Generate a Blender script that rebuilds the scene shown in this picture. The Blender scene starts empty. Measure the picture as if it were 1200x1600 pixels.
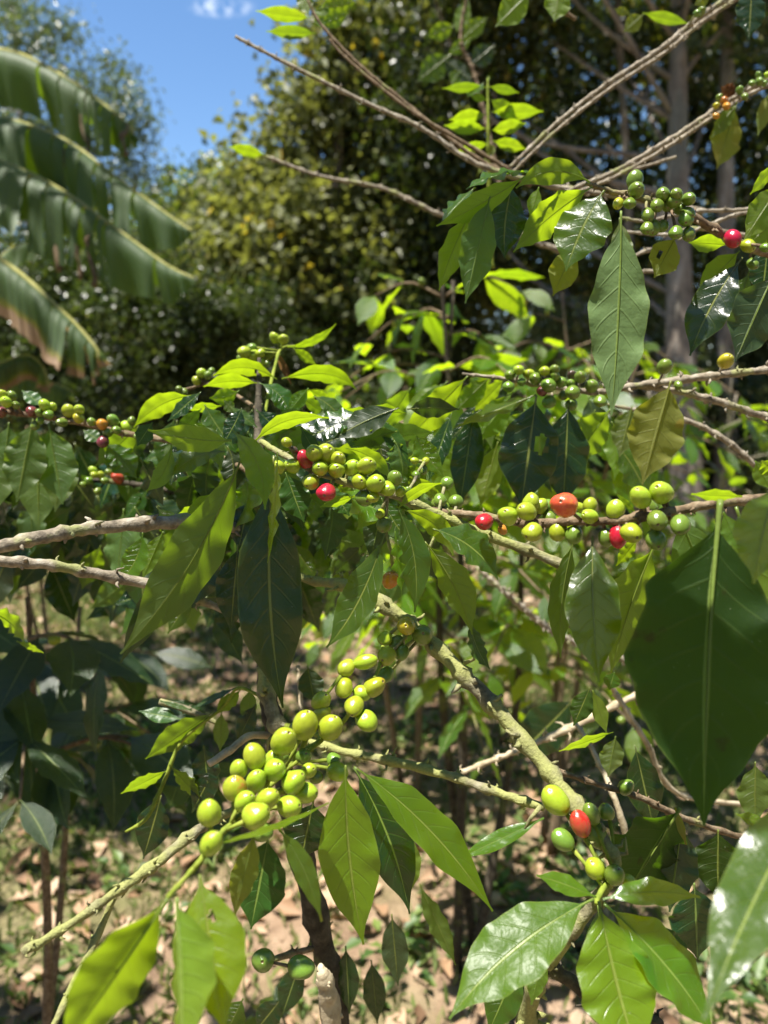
import bpy, math, random
import numpy as np
from mathutils import Vector, Matrix
R = math.radians
rng = np.random.default_rng(7)
random.seed(7)
sc = bpy.context.scene
COL = sc.collection

# ------------------------------------------------------------------ camera
F = 1178.0                      # focal length in pixels of the 1200 x 1600 photograph
CAM = np.array((0.0, 0.0, 1.40))
PITCH = R(9.6)
RT = np.array((1.0, 0, 0)); FW = np.array((0, math.cos(PITCH), -math.sin(PITCH))); UP = np.array((0, math.sin(PITCH), math.cos(PITCH)))
cam = bpy.data.cameras.new("camera"); co = bpy.data.objects.new("camera", cam); COL.objects.link(co)
co.location = CAM; co.rotation_euler = (R(90) - PITCH, 0, 0)
cam.sensor_fit = 'VERTICAL'; cam.sensor_height = 36; cam.lens = F / 1600 * 36
cam.clip_start = 0.02; cam.clip_end = 2000
cam.dof.use_dof = True; cam.dof.focus_distance = 0.46; cam.dof.aperture_fstop = 7.0; cam.dof.aperture_blades = 0
sc.camera = co

# ------------------------------------------------------------------ sky, sun, exposure
SUN = Vector((-0.22, -0.13, 0.965)).normalized()
w = bpy.data.worlds.new("World"); sc.world = w; w.use_nodes = True
nt = w.node_tree; nt.nodes.clear()
def N(t, typ, **kw):
    n = t.nodes.new(typ)
    for k, v in kw.items(): setattr(n, k, v)
    return n
sky = N(nt, 'ShaderNodeTexSky', sky_type='NISHITA', sun_disc=False)
sky.sun_elevation = math.asin(SUN.z); sky.sun_rotation = math.atan2(SUN.x, SUN.y)
sky.altitude = 300; sky.air_density = 1.0; sky.dust_density = 0.3; sky.ozone_density = 2.2
bgn = N(nt, 'ShaderNodeBackground'); bgn.inputs['Strength'].default_value = 0.07
outw = N(nt, 'ShaderNodeOutputWorld')
# one small wisp of cloud, a fixed place in the sky
def cdir(px, py): return (RT * (px - 600) / F + UP * (800 - py) / F + FW)
cd = Vector(cdir(347, 11)).normalized(); cr = Vector((1, 0, 0)); cr = (cr - cd * cr.dot(cd)).normalized(); cu = cr.cross(cd).normalized()
tc = N(nt, 'ShaderNodeTexCoord')
def dotn(v):
    d = N(nt, 'ShaderNodeVectorMath', operation='DOT_PRODUCT'); nt.links.new(tc.outputs['Generated'], d.inputs[0]); d.inputs[1].default_value = v; return d.outputs['Value']
def M(t, op, a, b=None, c=None, clamp=False):
    m = N(t, 'ShaderNodeMath', operation=op, use_clamp=clamp)
    for i, x in enumerate((a, b, c)):
        if x is None: continue
        if isinstance(x, (int, float)): m.inputs[i].default_value = x
        else: t.links.new(x, m.inputs[i])
    return m.outputs[0]
ex = M(nt, 'POWER', M(nt, 'DIVIDE', dotn(cr), 0.04), 2.0); ey = M(nt, 'POWER', M(nt, 'DIVIDE', dotn(cu), 0.011), 2.0)
el = M(nt, 'SUBTRACT', 1.0, M(nt, 'ADD', ex, ey), clamp=True)
front = M(nt, 'GREATER_THAN', dotn(cd), 0.5)
nz = N(nt, 'ShaderNodeTexNoise'); nz.inputs['Scale'].default_value = 110; nz.inputs['Detail'].default_value = 5
nt.links.new(tc.outputs['Generated'], nz.inputs['Vector'])
cl = M(nt, 'MULTIPLY', M(nt, 'MULTIPLY', el, front), M(nt, 'MULTIPLY', M(nt, 'SUBTRACT', nz.outputs['Fac'], .42, clamp=True), 2.0), clamp=True)
mx = N(nt, 'ShaderNodeMixRGB'); nt.links.new(cl, mx.inputs['Fac']); hs = N(nt, 'ShaderNodeHueSaturation'); hs.inputs['Saturation'].default_value = 1.14; hs.inputs['Value'].default_value = 1.2; nt.links.new(sky.outputs[0], hs.inputs['Color']); nt.links.new(hs.outputs[0], mx.inputs['Color1']); mx.inputs['Color2'].default_value = (9, 9.5, 10, 1)
nt.links.new(mx.outputs[0], bgn.inputs['Color']); nt.links.new(bgn.outputs[0], outw.inputs['Surface'])
sl = bpy.data.lights.new("sun", 'SUN'); sl.energy = 5.0; sl.angle = R(0.53); sl.color = (1.0, 0.95, 0.87)
so = bpy.data.objects.new("sun", sl); COL.objects.link(so); so.rotation_euler = SUN.to_track_quat('Z', 'Y').to_euler(); so.location = (-3, -3, 12)
vs = sc.view_settings; vs.view_transform = 'Standard'; vs.look = 'None'; vs.exposure = 1.28; vs.gamma = 1; vs.use_curve_mapping = False
sc.cycles.max_bounces = 6; sc.cycles.diffuse_bounces = 2; sc.cycles.glossy_bounces = 2; sc.cycles.transmission_bounces = 4
sc.cycles.use_denoising = True; sc.cycles.sample_clamp_indirect = 8

# ------------------------------------------------------------------ helpers
def P(x, y, d): return CAM + RT * ((x - 600) / F * d) + UP * ((800 - y) / F * d) + FW * d
def G(x, y, z=0.0):
    v = cdir(x, y); return CAM + v * ((z - CAM[2]) / v[2])
def toC(n): return RT * n[0] + UP * n[1] - FW * n[2]          # direction given right / up / towards camera
WO = {}
def nrm(a): return a / np.maximum(np.linalg.norm(a, axis=-1, keepdims=True), 1e-9)
def mesh_data(name, v, f, mat, uv=None, smooth=True, tint=None, sizes=None):
    me = bpy.data.meshes.new(name)
    v = np.asarray(v, dtype=np.float32)
    if isinstance(f, np.ndarray):
        nf, k = f.shape
        me.vertices.add(len(v)); me.vertices.foreach_set("co", v.ravel())
        me.loops.add(nf * k); me.loops.foreach_set("vertex_index", f.ravel().astype(np.int32))
        me.polygons.add(nf); me.polygons.foreach_set("loop_start", np.arange(0, nf * k, k, dtype=np.int32))
        lv = f.ravel()
    else:
        me.from_pydata(v.tolist(), [], f); lv = np.fromiter((i for p in f for i in p), dtype=np.int32)
    if smooth: me.polygons.foreach_set("use_smooth", np.ones(len(me.polygons), dtype=bool))
    if uv is not None:
        l = me.uv_layers.new(name="uv"); l.data.foreach_set("uv", np.asarray(uv, dtype=np.float32)[lv].ravel())
    if tint is not None:
        a = me.attributes.new("tint", 'FLOAT', 'POINT'); a.data.foreach_set("value", np.asarray(tint, dtype=np.float32))
    me.update(calc_edges=True)
    for m in (mat if isinstance(mat, (list, tuple)) else [mat]): me.materials.append(m)
    return me
def link(name, data, parent=None, origin=(0, 0, 0)):
    o = bpy.data.objects.new(name, data); COL.objects.link(o)
    origin = np.asarray(origin, dtype=float); WO[o.name] = origin
    if parent is not None: o.parent = parent; o.location = origin - WO[parent.name]
    else: o.location = origin
    return o
def mesh(name, v, f, mat, parent=None, origin=(0, 0, 0), **kw):
    return link(name, mesh_data(name, np.asarray(v) - np.asarray(origin), f, mat, **kw), parent, origin)
def tag(o, label=None, cat=None, group=None, kind=None):
    for k, x in (('label', label), ('category', cat), ('group', group), ('kind', kind)):
        if x: o[k] = x
    return o
def thing(name, label, cat, loc, group=None): return tag(link(name, None, None, loc), label, cat, group)
def spline(pts, n):
    pts = np.asarray(pts, dtype=float); m = len(pts)
    if m == 2: t = np.linspace(0, 1, n)[:, None]; return pts[0] * (1 - t) + pts[1] * t
    q = np.vstack([2 * pts[0] - pts[1], pts, 2 * pts[-1] - pts[-2]]); out = []
    for s in np.linspace(0, m - 1 - 1e-6, n):
        i = int(s); t = s - i; a, b, c, d = q[i:i + 4]
        out.append(.5 * (2 * b + (c - a) * t + (2 * a - 5 * b + 4 * c - d) * t * t + (3 * b - a - 3 * c + d) * t ** 3))
    return np.array(out)
def tube(c, r, k=8, rough=0.0, seed=0):
    """verts, quads of a tube along centre line c with radii r"""
    c = np.asarray(c, dtype=float); n = len(c); r = np.broadcast_to(np.asarray(r, dtype=float), (n,)).copy()
    g = np.random.default_rng(seed)
    T = nrm(np.gradient(c, axis=0)); ref = np.array((.31, .17, .93)); ref = ref if abs(T.mean(0) @ ref) < .9 * np.linalg.norm(T.mean(0)) else np.array((.9, .3, .1))
    A = nrm(np.cross(T, ref)); B = np.cross(T, A)
    ang = np.linspace(0, 2 * np.pi, k, endpoint=False)
    rr = r[:, None] * (1 + rough * g.normal(size=(n, k)))
    v = c[:, None] + A[:, None] * (np.cos(ang)[None, :, None] * rr[..., None]) + B[:, None] * (np.sin(ang)[None, :, None] * rr[..., None])
    v = v.reshape(-1, 3); i = np.arange(n - 1)[:, None] * k; j = np.arange(k)[None]
    f = np.stack([i + j, i + (j + 1) % k, i + k + (j + 1) % k, i + k + j], -1).reshape(-1, 4)
    v = np.vstack([v, c[0], c[-1]]); a, b = n * k, n * k + 1
    caps = [[a, (x + 1) % k, x, a] for x in range(k)] + [[b, (n - 1) * k + x, (n - 1) * k + (x + 1) % k, b] for x in range(k)]
    return v, f, [c4[:3] for c4 in caps]
class MB:
    def __init__(s): s.v = []; s.f = []; s.n = 0
    def add(s, v, f, caps=()):
        s.f += [[int(i) + s.n for i in p] for p in f] + [[int(i) + s.n for i in p] for p in caps]; s.v.append(np.asarray(v)); s.n += len(v); return s
    def tube(s, c, r, k=6, **kw): return s.add(*tube(c, r, k, **kw))
    def build(s, name, mat, parent=None, origin=None, **kw):
        v = np.vstack(s.v); return mesh(name, v, s.f, mat, parent, v[0] if origin is None else origin, **kw)

# ------------------------------------------------------------------ materials
def newmat(name):
    m = bpy.data.materials.new(name); m.use_nodes = True; m.node_tree.nodes.clear(); return m, m.node_tree
def ramp(t, fac, stops):
    r = N(t, 'ShaderNodeValToRGB'); e = r.color_ramp.elements
    while len(e) < len(stops): e.new(0.5)
    for el_, (p, c) in zip(e, stops): el_.position = p; el_.color = (*c, 1) if len(c) == 3 else c
    t.links.new(fac, r.inputs['Fac']); return r.outputs['Color']
def mixc(t, f, a, b, mode='MIX'):
    m = N(t, 'ShaderNodeMixRGB', blend_type=mode)
    for i, x in enumerate((f, a, b)):
        if isinstance(x, (int, float)): m.inputs[i].default_value = x
        elif isinstance(x, tuple): m.inputs[i].default_value = (*x, 1)
        else: t.links.new(x, m.inputs[i])
    return m.outputs[0]
def noise(t, scale, detail=3, vec=None, rough=.55):
    n = N(t, 'ShaderNodeTexNoise'); n.inputs['Scale'].default_value = scale; n.inputs['Detail'].default_value = detail; n.inputs['Roughness'].default_value = rough
    if vec is not None: t.links.new(vec, n.inputs['Vector'])
    return n.outputs['Fac']
def bump(t, h, strength, dist):
    b = N(t, 'ShaderNodeBump'); b.inputs['Strength'].default_value = strength; b.inputs['Distance'].default_value = dist; t.links.new(h, b.inputs['Height']); return b.outputs[0]
def smooth(t, x, a, b):
    n = N(t, 'ShaderNodeMapRange', interpolation_type='SMOOTHSTEP'); t.links.new(x, n.inputs[0]); n.inputs[1].default_value = a; n.inputs[2].default_value = b; return n.outputs[0]
def leaf_mat(name, top, under, trans, gloss=.3, tf=.5, veins=9.5, spots=.0, spotcol=(.35, .22, .03), dark=.0, spec=.75):
    m, t = newmat(name)
    uv = N(t, 'ShaderNodeUVMap'); sp = N(t, 'ShaderNodeSeparateXYZ'); t.links.new(uv.outputs[0], sp.inputs[0])
    oi = N(t, 'ShaderNodeObjectInfo'); geo = N(t, 'ShaderNodeNewGeometry'); tco = N(t, 'ShaderNodeTexCoord')
    u = M(t, 'ABSOLUTE', M(t, 'SUBTRACT', M(t, 'MULTIPLY', sp.outputs[0], 2.0), 1.0)); v = sp.outputs[1]
    ph = M(t, 'FRACT', M(t, 'SUBTRACT', M(t, 'MULTIPLY', v, veins), M(t, 'MULTIPLY', M(t, 'POWER', u, 1.25), 1.5)))
    lat = M(t, 'ABSOLUTE', M(t, 'SUBTRACT', ph, .5))
    latl = M(t, 'MULTIPLY', M(t, 'SUBTRACT', 1.0, smooth(t, lat, .02, .09)), M(t, 'SUBTRACT', 1.0, smooth(t, u, .55, .95)))
    mid = M(t, 'SUBTRACT', 1.0, smooth(t, u, .025, .06))
    vein = M(t, 'MAXIMUM', mid, M(t, 'MULTIPLY', latl, .45))
    of = N(t, 'ShaderNodeVectorMath', operation='ADD'); t.links.new(tco.outputs['Object'], of.inputs[0]); 
    cmb = N(t, 'ShaderNodeCombineXYZ'); t.links.new(M(t, 'MULTIPLY', oi.outputs['Random'], 37.0), cmb.inputs[0]); t.links.new(cmb.outputs[0], of.inputs[1])
    n1 = noise(t, 45, 4, of.outputs[0]); n2 = noise(t, 320, 3, of.outputs[0]); n3 = noise(t, 14, 2, of.outputs[0])
    hsv = N(t, 'ShaderNodeHueSaturation'); 
    t.links.new(M(t, 'ADD', .47, M(t, 'MULTIPLY', oi.outputs['Random'], .05)), hsv.inputs['Hue'])
    t.links.new(M(t, 'ADD', .72, M(t, 'ADD', M(t, 'MULTIPLY', n1, .35), M(t, 'MULTIPLY', oi.outputs['Random'], .25))), hsv.inputs['Value'])
    base = mixc(t, geo.outputs['Backfacing'], top, under)
    base = mixc(t, M(t, 'MULTIPLY', mid, .7), mixc(t, M(t, 'MULTIPLY', latl, .11), base, (.20, .27, .07)), (.27, .34, .07)); t.links.new(base, hsv.inputs['Color'])
    col = hsv.outputs[0]
    tr = mixc(t, M(t, 'MULTIPLY', vein, .6), trans, tuple(x * .45 for x in trans))
    tr = mixc(t, M(t, 'MULTIPLY', smooth(t, n3, .35, .75), .55), tr, tuple(x * y for x, y in zip(trans, (.55, .7, .6))))
    if spots > 0:
        s1 = smooth(t, n3, 1 - spots - .12, 1 - spots + .1); s2 = smooth(t, n1, .62, .72)
        sm = M(t, 'MAXIMUM', s1, M(t, 'MULTIPLY', s2, .6)); col = mixc(t, sm, col, spotcol); tr = mixc(t, sm, tr, tuple(x * 1.2 for x in spotcol))
    specks = smooth(t, n2, .70, .76); col = mixc(t, M(t, 'MULTIPLY', specks, .45), col, (.30, .32, .22))
    edge = smooth(t, u, .93, 1.0); col = mixc(t, M(t, 'MULTIPLY', edge, .35), col, (.16, .2, .04))
    bs = N(t, 'ShaderNodeBsdfPrincipled'); t.links.new(col, bs.inputs['Base Color']); bs.inputs['Specular IOR Level'].default_value = spec
    t.links.new(M(t, 'ADD', M(t, 'ADD', gloss + .07, M(t, 'MULTIPLY', n1, .09)), M(t, 'MULTIPLY', geo.outputs['Backfacing'], .22)), bs.inputs['Roughness'])
    hgt = M(t, 'ADD', M(t, 'MULTIPLY', vein, -.3), M(t, 'ADD', M(t, 'MULTIPLY', n1, 1.0), M(t, 'MULTIPLY', n2, .18)))
    bn = bump(t, hgt, .75, .0018); t.links.new(bn, bs.inputs['Normal'])
    tl = N(t, 'ShaderNodeBsdfTranslucent'); t.links.new(tr, tl.inputs['Color'])
    mxs = N(t, 'ShaderNodeMixShader'); mxs.inputs[0].default_value = tf; t.links.new(bs.outputs[0], mxs.inputs[1]); t.links.new(tl.outputs[0], mxs.inputs[2])
    o = N(t, 'ShaderNodeOutputMaterial'); t.links.new(mxs.outputs[0], o.inputs['Surface']); return m
LM = {
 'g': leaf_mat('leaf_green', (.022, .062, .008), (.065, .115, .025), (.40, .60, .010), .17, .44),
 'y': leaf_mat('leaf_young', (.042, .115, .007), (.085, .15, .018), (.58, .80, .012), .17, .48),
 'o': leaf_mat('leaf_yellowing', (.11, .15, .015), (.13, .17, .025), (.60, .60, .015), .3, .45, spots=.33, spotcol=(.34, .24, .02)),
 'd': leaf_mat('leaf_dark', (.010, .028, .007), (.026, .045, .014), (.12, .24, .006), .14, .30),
 'k': leaf_mat('leaf_shaded', (.009, .024, .004), (.011, .024, .004), (.17, .36, .002), .2, .36, spec=.3, spots=.10, spotcol=(.05, .035, .01)),  # leaf colour sunk to near black to stand in for shade
 'm': leaf_mat('leaf_soft_gloss', (.038, .105, .010), (.085, .15, .018), (.5, .7, .012), .27, .44, spec=.4),
 'n': leaf_mat('leaf_new', (.085, .19, .008), (.11, .19, .018), (.62, .80, .010), .19, .46),
 's': leaf_mat('leaf_spotted', (.04, .08, .010), (.09, .13, .04), (.46, .60, .02), .2, .47, spots=.28, spotcol=(.30, .17, .03)),
 'b': leaf_mat('leaf_dead', (.26, .12, .035), (.26, .15, .06), (.55, .22, .03), .6, .35, spots=.4, spotcol=(.12, .05, .02), spec=.2),
 'u': leaf_mat('leaf_sage', (.03, .075, .012), (.145, .21, .075), (.20, .32, .02), .24, .30, spec=.3),
}
def bark_mat(name, c1, c2, c3, sc1=60, lichen=.0, lcol=(.33, .35, .10), bdist=.003, stretch=(1, 1, 1)):
    m, t = newmat(name); tco = N(t, 'ShaderNodeTexCoord'); mp = N(t, 'ShaderNodeMapping'); mp.inputs['Scale'].default_value = stretch; t.links.new(tco.outputs['Object'], mp.inputs[0])
    n1 = noise(t, sc1, 6, mp.outputs[0], .65); n2 = noise(t, sc1 * .28, 3, mp.outputs[0]); n3 = noise(t, sc1 * 5, 3, mp.outputs[0])
    col = ramp(t, n1, [(.28, c1), (.5, c2), (.72, c3)])
    if lichen: col = mixc(t, smooth(t, n2, .62 - lichen * .35, .72 - lichen * .2), col, mixc(t, n3, lcol, tuple(x * .45 for x in lcol)))
    bs = N(t, 'ShaderNodeBsdfPrincipled'); t.links.new(col, bs.inputs['Base Color']); bs.inputs['Roughness'].default_value = .85; bs.inputs['Specular IOR Level'].default_value = .2
    h = M(t, 'ADD', n1, M(t, 'MULTIPLY', n3, .4)); t.links.new(bump(t, h, .9, bdist), bs.inputs['Normal'])
    o = N(t, 'ShaderNodeOutputMaterial'); t.links.new(bs.outputs[0], o.inputs['Surface']); return m
BK = {
 'lich': bark_mat('bark_lichen', (.05, .045, .03), (.20, .18, .11), (.36, .33, .23), 120, .75, (.36, .37, .13), .002),
 'grey': bark_mat('bark_grey', (.09, .075, .055), (.26, .22, .16), (.45, .41, .33), 130, .25, (.33, .34, .14), .0015),
 'brown': bark_mat('bark_brown', (.06, .04, .025), (.17, .12, .07), (.30, .24, .16), 150, .15, (.3, .3, .12), .0012),
 'dark': bark_mat('bark_dark', (.02, .017, .012), (.06, .05, .035), (.13, .11, .08), 90, .2, (.16, .17, .06), .002),
 'green': bark_mat('stem_green', (.10, .14, .02), (.20, .25, .03), (.30, .33, .06), 90, .0, bdist=.0006),
 'pale': bark_mat('wood_pale', (.22, .17, .10), (.42, .35, .23), (.55, .48, .34), 90, .0, bdist=.001),
 'tree': bark_mat('bark_tree', (.11, .09, .075), (.28, .235, .19), (.46, .41, .35), 9, .3, (.30, .29, .24), .02, (1, 1, .4)),
}
def cherry_mat(name, c, c2=None, blush=.0):
    m, t = newmat(name); oi = N(t, 'ShaderNodeObjectInfo'); tco = N(t, 'ShaderNodeTexCoord'); sp = N(t, 'ShaderNodeSeparateXYZ'); t.links.new(tco.outputs['Object'], sp.inputs[0])
    n1 = noise(t, 3.0, 3, tco.outputs['Object']); n2 = noise(t, 26.0, 2, tco.outputs['Object'])
    hsv = N(t, 'ShaderNodeHueSaturation'); t.links.new(M(t, 'ADD', .484, M(t, 'MULTIPLY', oi.outputs['Random'], .032)), hsv.inputs['Hue'])
    t.links.new(M(t, 'ADD', .75, M(t, 'ADD', M(t, 'MULTIPLY', oi.outputs['Random'], .28), M(t, 'MULTIPLY', n1, .3))), hsv.inputs['Value'])
    col = mixc(t, smooth(t, M(t, 'ADD', n1, M(t, 'MULTIPLY', sp.outputs[0], .25)), .44, .80), c, c2) if c2 else mixc(t, 0.0, c, c)
    t.links.new(col, hsv.inputs['Color']); col = hsv.outputs[0]
    col = mixc(t, M(t, 'MULTIPLY', smooth(t, n2, .70, .76), .35), col, tuple(x * .5 + .08 for x in c))
    rr = M(t, 'POWER', M(t, 'ADD', M(t, 'POWER', sp.outputs[0], 2.0), M(t, 'POWER', sp.outputs[1], 2.0)), .5)
    scar = M(t, 'MULTIPLY', M(t, 'SUBTRACT', 1.0, smooth(t, rr, .10, .19)), M(t, 'GREATER_THAN', sp.outputs[2], .5))
    col = mixc(t, M(t, 'MULTIPLY', scar, .85), col, (.20, .13, .06))
    bs = N(t, 'ShaderNodeBsdfPrincipled'); t.links.new(col, bs.inputs['Base Color']); bs.inputs['Roughness'].default_value = .22; bs.inputs['Specular IOR Level'].default_value = .6
    bs.inputs['Subsurface Weight'].default_value = .25; bs.inputs['Subsurface Radius'].default_value = (.5, .6, .1); bs.inputs['Subsurface Scale'].default_value = .004
    t.links.new(bump(t, M(t, 'ADD', n1, M(t, 'MULTIPLY', n2, .25)), .12, .1), bs.inputs['Normal'])
    o = N(t, 'ShaderNodeOutputMaterial'); t.links.new(bs.outputs[0], o.inputs['Surface']); return m
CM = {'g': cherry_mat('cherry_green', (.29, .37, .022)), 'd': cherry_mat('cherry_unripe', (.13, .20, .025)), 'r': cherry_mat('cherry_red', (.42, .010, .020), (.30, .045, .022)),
      'o': cherry_mat('cherry_orange', (.48, .22, .025), (.40, .13, .02)), 't': cherry_mat('cherry_turning', (.29, .36, .022), (.40, .20, .025)), 'y': cherry_mat('cherry_yellow', (.42, .38, .02), (.28, .31, .02)),
      'c': cherry_mat('cherry_coral', (.55, .040, .035), (.58, .10, .035)), 'p': cherry_mat('cherry_plum', (.16, .03, .035), (.12, .05, .03)), 'k': cherry_mat('cherry_dried', (.07, .045, .03))}
CLABEL = {'r': 'ripe red coffee cherry', 'c': 'coral red coffee cherry with an orange end', 'o': 'orange half ripe coffee cherry', 't': 'green coffee cherry blushing red', 'y': 'yellowing coffee cherry', 'p': 'dark plum red coffee cherry', 'k': 'dried brown coffee cherry'}

# ------------------------------------------------------------------ coffee leaf
_S = np.array([0, .04, .12, .25, .40, .52, .65, .77, .87, .94, 1.0]); _W = np.array([.0, .15, .46, .82, .99, 1.0, .86, .56, .24, .085, .0])
def profile(s):
    x = np.linspace(0, 1, 400); y = np.interp(x, _S, _W); kx = np.hanning(41); kx /= kx.sum(); y = np.convolve(np.pad(y, 20, mode='edge'), kx, 'valid'); y[0] = 0; y[-1] = 0
    return np.interp(s, x, y)
def leaf_geo(c, nh, hw, nt=34, nu=11, wave=.10, fold=.18, curl=.15, pet=.07, seed=0, holes=(), prad=None, twist=0.0):
    """leaf blade along curve points c (nt,3) with upper-face normals nh (nt,3) and greatest half width hw"""
    g = np.random.default_rng(seed); n = len(c); t = np.linspace(0, 1, n)
    T = nrm(np.gradient(c, axis=0)); Nn = nrm(nh - T * np.sum(nh * T, 1, keepdims=True)); S = np.cross(Nn, T)
    if twist:
        a = twist * t[:, None]; S, Nn = S * np.cos(a) + Nn * np.sin(a), Nn * np.cos(a) - S * np.sin(a)
    u = np.linspace(-1, 1, nu); s = np.clip((t - pet) / (1 - pet), 0, 1); pr = profile(s); prw = np.maximum(pr * hw, .0006)
    k = g.uniform(3.2, 5.2); p1, p2 = g.uniform(0, 6.28, 2); au = np.abs(u)[None]
    ph = np.where(u < 0, p1, p2)[None]; tt = t[:, None]
    wv = np.sin(2 * np.pi * k * tt + ph) * .7 + np.sin(2 * np.pi * k * 1.9 * tt + 1.7 * ph) * .25
    lx = u[None] * prw[:, None] * (1 + .035 * np.sin(2 * np.pi * k * .8 * tt + ph + 1))
    z = prw[:, None] * (fold * au - curl * au ** 2 + wave * wv * au ** 1.8) + hw * .06 * np.abs(np.sin(np.pi * (9.5 * (tt - .14 * au) + .35 * np.sin(tt * 13 + p1)))) * au * (1 - au) * np.minimum(1, pr * 2)[:, None]
    v = c[:, None] + S[:, None] * lx[..., None] + Nn[:, None] * z[..., None]
    uv = np.stack(np.broadcast_arrays(u[None] * .5 + .5, tt), -1).reshape(-1, 2)
    i = np.arange(n - 1)[:, None] * nu; j = np.arange(nu - 1)[None]; f = np.stack([i + j, i + nu + j, i + nu + j + 1, i + j + 1], -1).reshape(-1, 4)
    if len(holes):
        fc = uv[f].mean(1)
        keep = np.ones(len(f), bool)
        for (hu, hv, ru, rv) in holes: keep &= ((fc[:, 0] - hu) / ru) ** 2 + ((fc[:, 1] - hv) / rv) ** 2 > 1
        f = f[keep]
    m = MB(); m.add(v.reshape(-1, 3), f)
    pr_ = prad or hw * .034
    ip = max(3, int(n * .9)); tv, tf_, tcaps = tube(c[:ip] - Nn[:ip] * pr_ * .55, pr_ * np.interp(t[:ip], [0, pet, .5, .9], [1.25, 1.0, .42, .08]), 5); m.add(tv, tf_, tcaps)
    uv = np.vstack([uv, np.full((len(tv), 2), .5)])
    return np.vstack(m.v), m.f, uv
ND = {'G': (0, .72, -.66), 'U': (0, .62, .78), 'F': (0, .15, 1), 'N': (0, -.25, -.95), 'H': (0, .35, -.92), 'V': (0, .9, .35)}
LSEED = [100]
def leaf(br, bx, by, tx, ty, wd, n, d0, d1=None, k='g', nx=0.0, m=(0, 0), dd=0.0, wave=.14, fold=.18, curl=.15, holes=(), twist=0.0, pet=.07, n1=None, label=None):
    """one coffee leaf part of branch br: base and tip as seen in the photograph, at distances d0 and d1"""
    d1 = d0 if d1 is None else d1; LSEED[0] += 1
    a, b = P(bx, by, d0), P(tx, ty, d1); c = P((bx + tx) / 2 + m[0] * 2, (by + ty) / 2 + m[1] * 2, (d0 + d1) / 2 + dd * 2)
    big = wd > 30; nt, nu = (38, 13) if wd > 60 else (28, 9) if big else (18, 7)
    t = np.linspace(0, 1, nt)[:, None]; cc = a * (1 - t) ** 2 + 2 * c * t * (1 - t) + b * t * t
    h0 = ND[n] if isinstance(n, str) else n; h1 = h0 if n1 is None else (ND[n1] if isinstance(n1, str) else n1)
    nh = toC(np.array(h0, float) + np.array((nx, 0, 0))) * (1 - t) + toC(np.array(h1, float) + np.array((nx, 0, 0))) * t
    T = nrm(np.gradient(cc, axis=0)); Nn = nrm(nh - T * np.sum(nh * T, 1, keepdims=True)); S = np.cross(Nn, T)[nt // 2]
    V = nrm(CAM - cc[nt // 2]); fac = np.linalg.norm(S - V * (S @ V))
    hw = wd / F * (d0 + d1) / 4 * 2 / 2 / max(.42, fac)
    v, f, uv = leaf_geo(cc, nh, hw, nt, nu, wave, fold, curl, pet, LSEED[0], holes, twist=twist)
    o = mesh('leaf', v, f, LM[k], br, a, uv=uv)
    if label: o['label'] = label
    return o
# generic leaf shapes, length 1 along +Y, shared between the leaves of the bushes
GEN = {}
def gen_leaf(k, i):
    if (k, i) in GEN: return GEN[k, i]
    g = np.random.default_rng(500 + i); n = 12; t = np.linspace(0, 1, n)
    droop = g.uniform(.05, .55); side = g.uniform(-.12, .12)
    c = np.stack([side * t ** 2, t * (1 - .18 * droop * t), -droop * t ** 2 * .6 + .05 * t], 1)
    nh = np.tile((0, 0, 1.0), (n, 1)) + np.stack([np.full(n, g.uniform(-.4, .4)), droop * t, np.zeros(n)], 1)
    v, f, uv = leaf_geo(c, nh, g.uniform(.17, .22), n, 5, .14, g.uniform(.05, .35), .15, .06, 900 + i, twist=g.uniform(-.5, .5))
    GEN[k, i] = mesh_data('leaf', v, f, LM[k], uv=uv); return GEN[k, i]
def gleaf(par, p, d, up, L, k, i=None):
    """a shared leaf shape at p, pointing along d, upper face towards up"""
    d = np.asarray(d, float); d /= np.linalg.norm(d); up = np.asarray(up, float); x = np.cross(d, up); x /= max(1e-6, np.linalg.norm(x)); z = np.cross(x, d)
    o = bpy.data.objects.new('leaf', gen_leaf(k, random.randrange(14) if i is None else i)); COL.objects.link(o); o.parent = par
    p = np.asarray(p) - WO[par.name]
    o.matrix_basis = Matrix(((x[0] * L, d[0] * L, z[0] * L, p[0]), (x[1] * L, d[1] * L, z[1] * L, p[1]), (x[2] * L, d[2] * L, z[2] * L, p[2]), (0, 0, 0, 1))); return o
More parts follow.
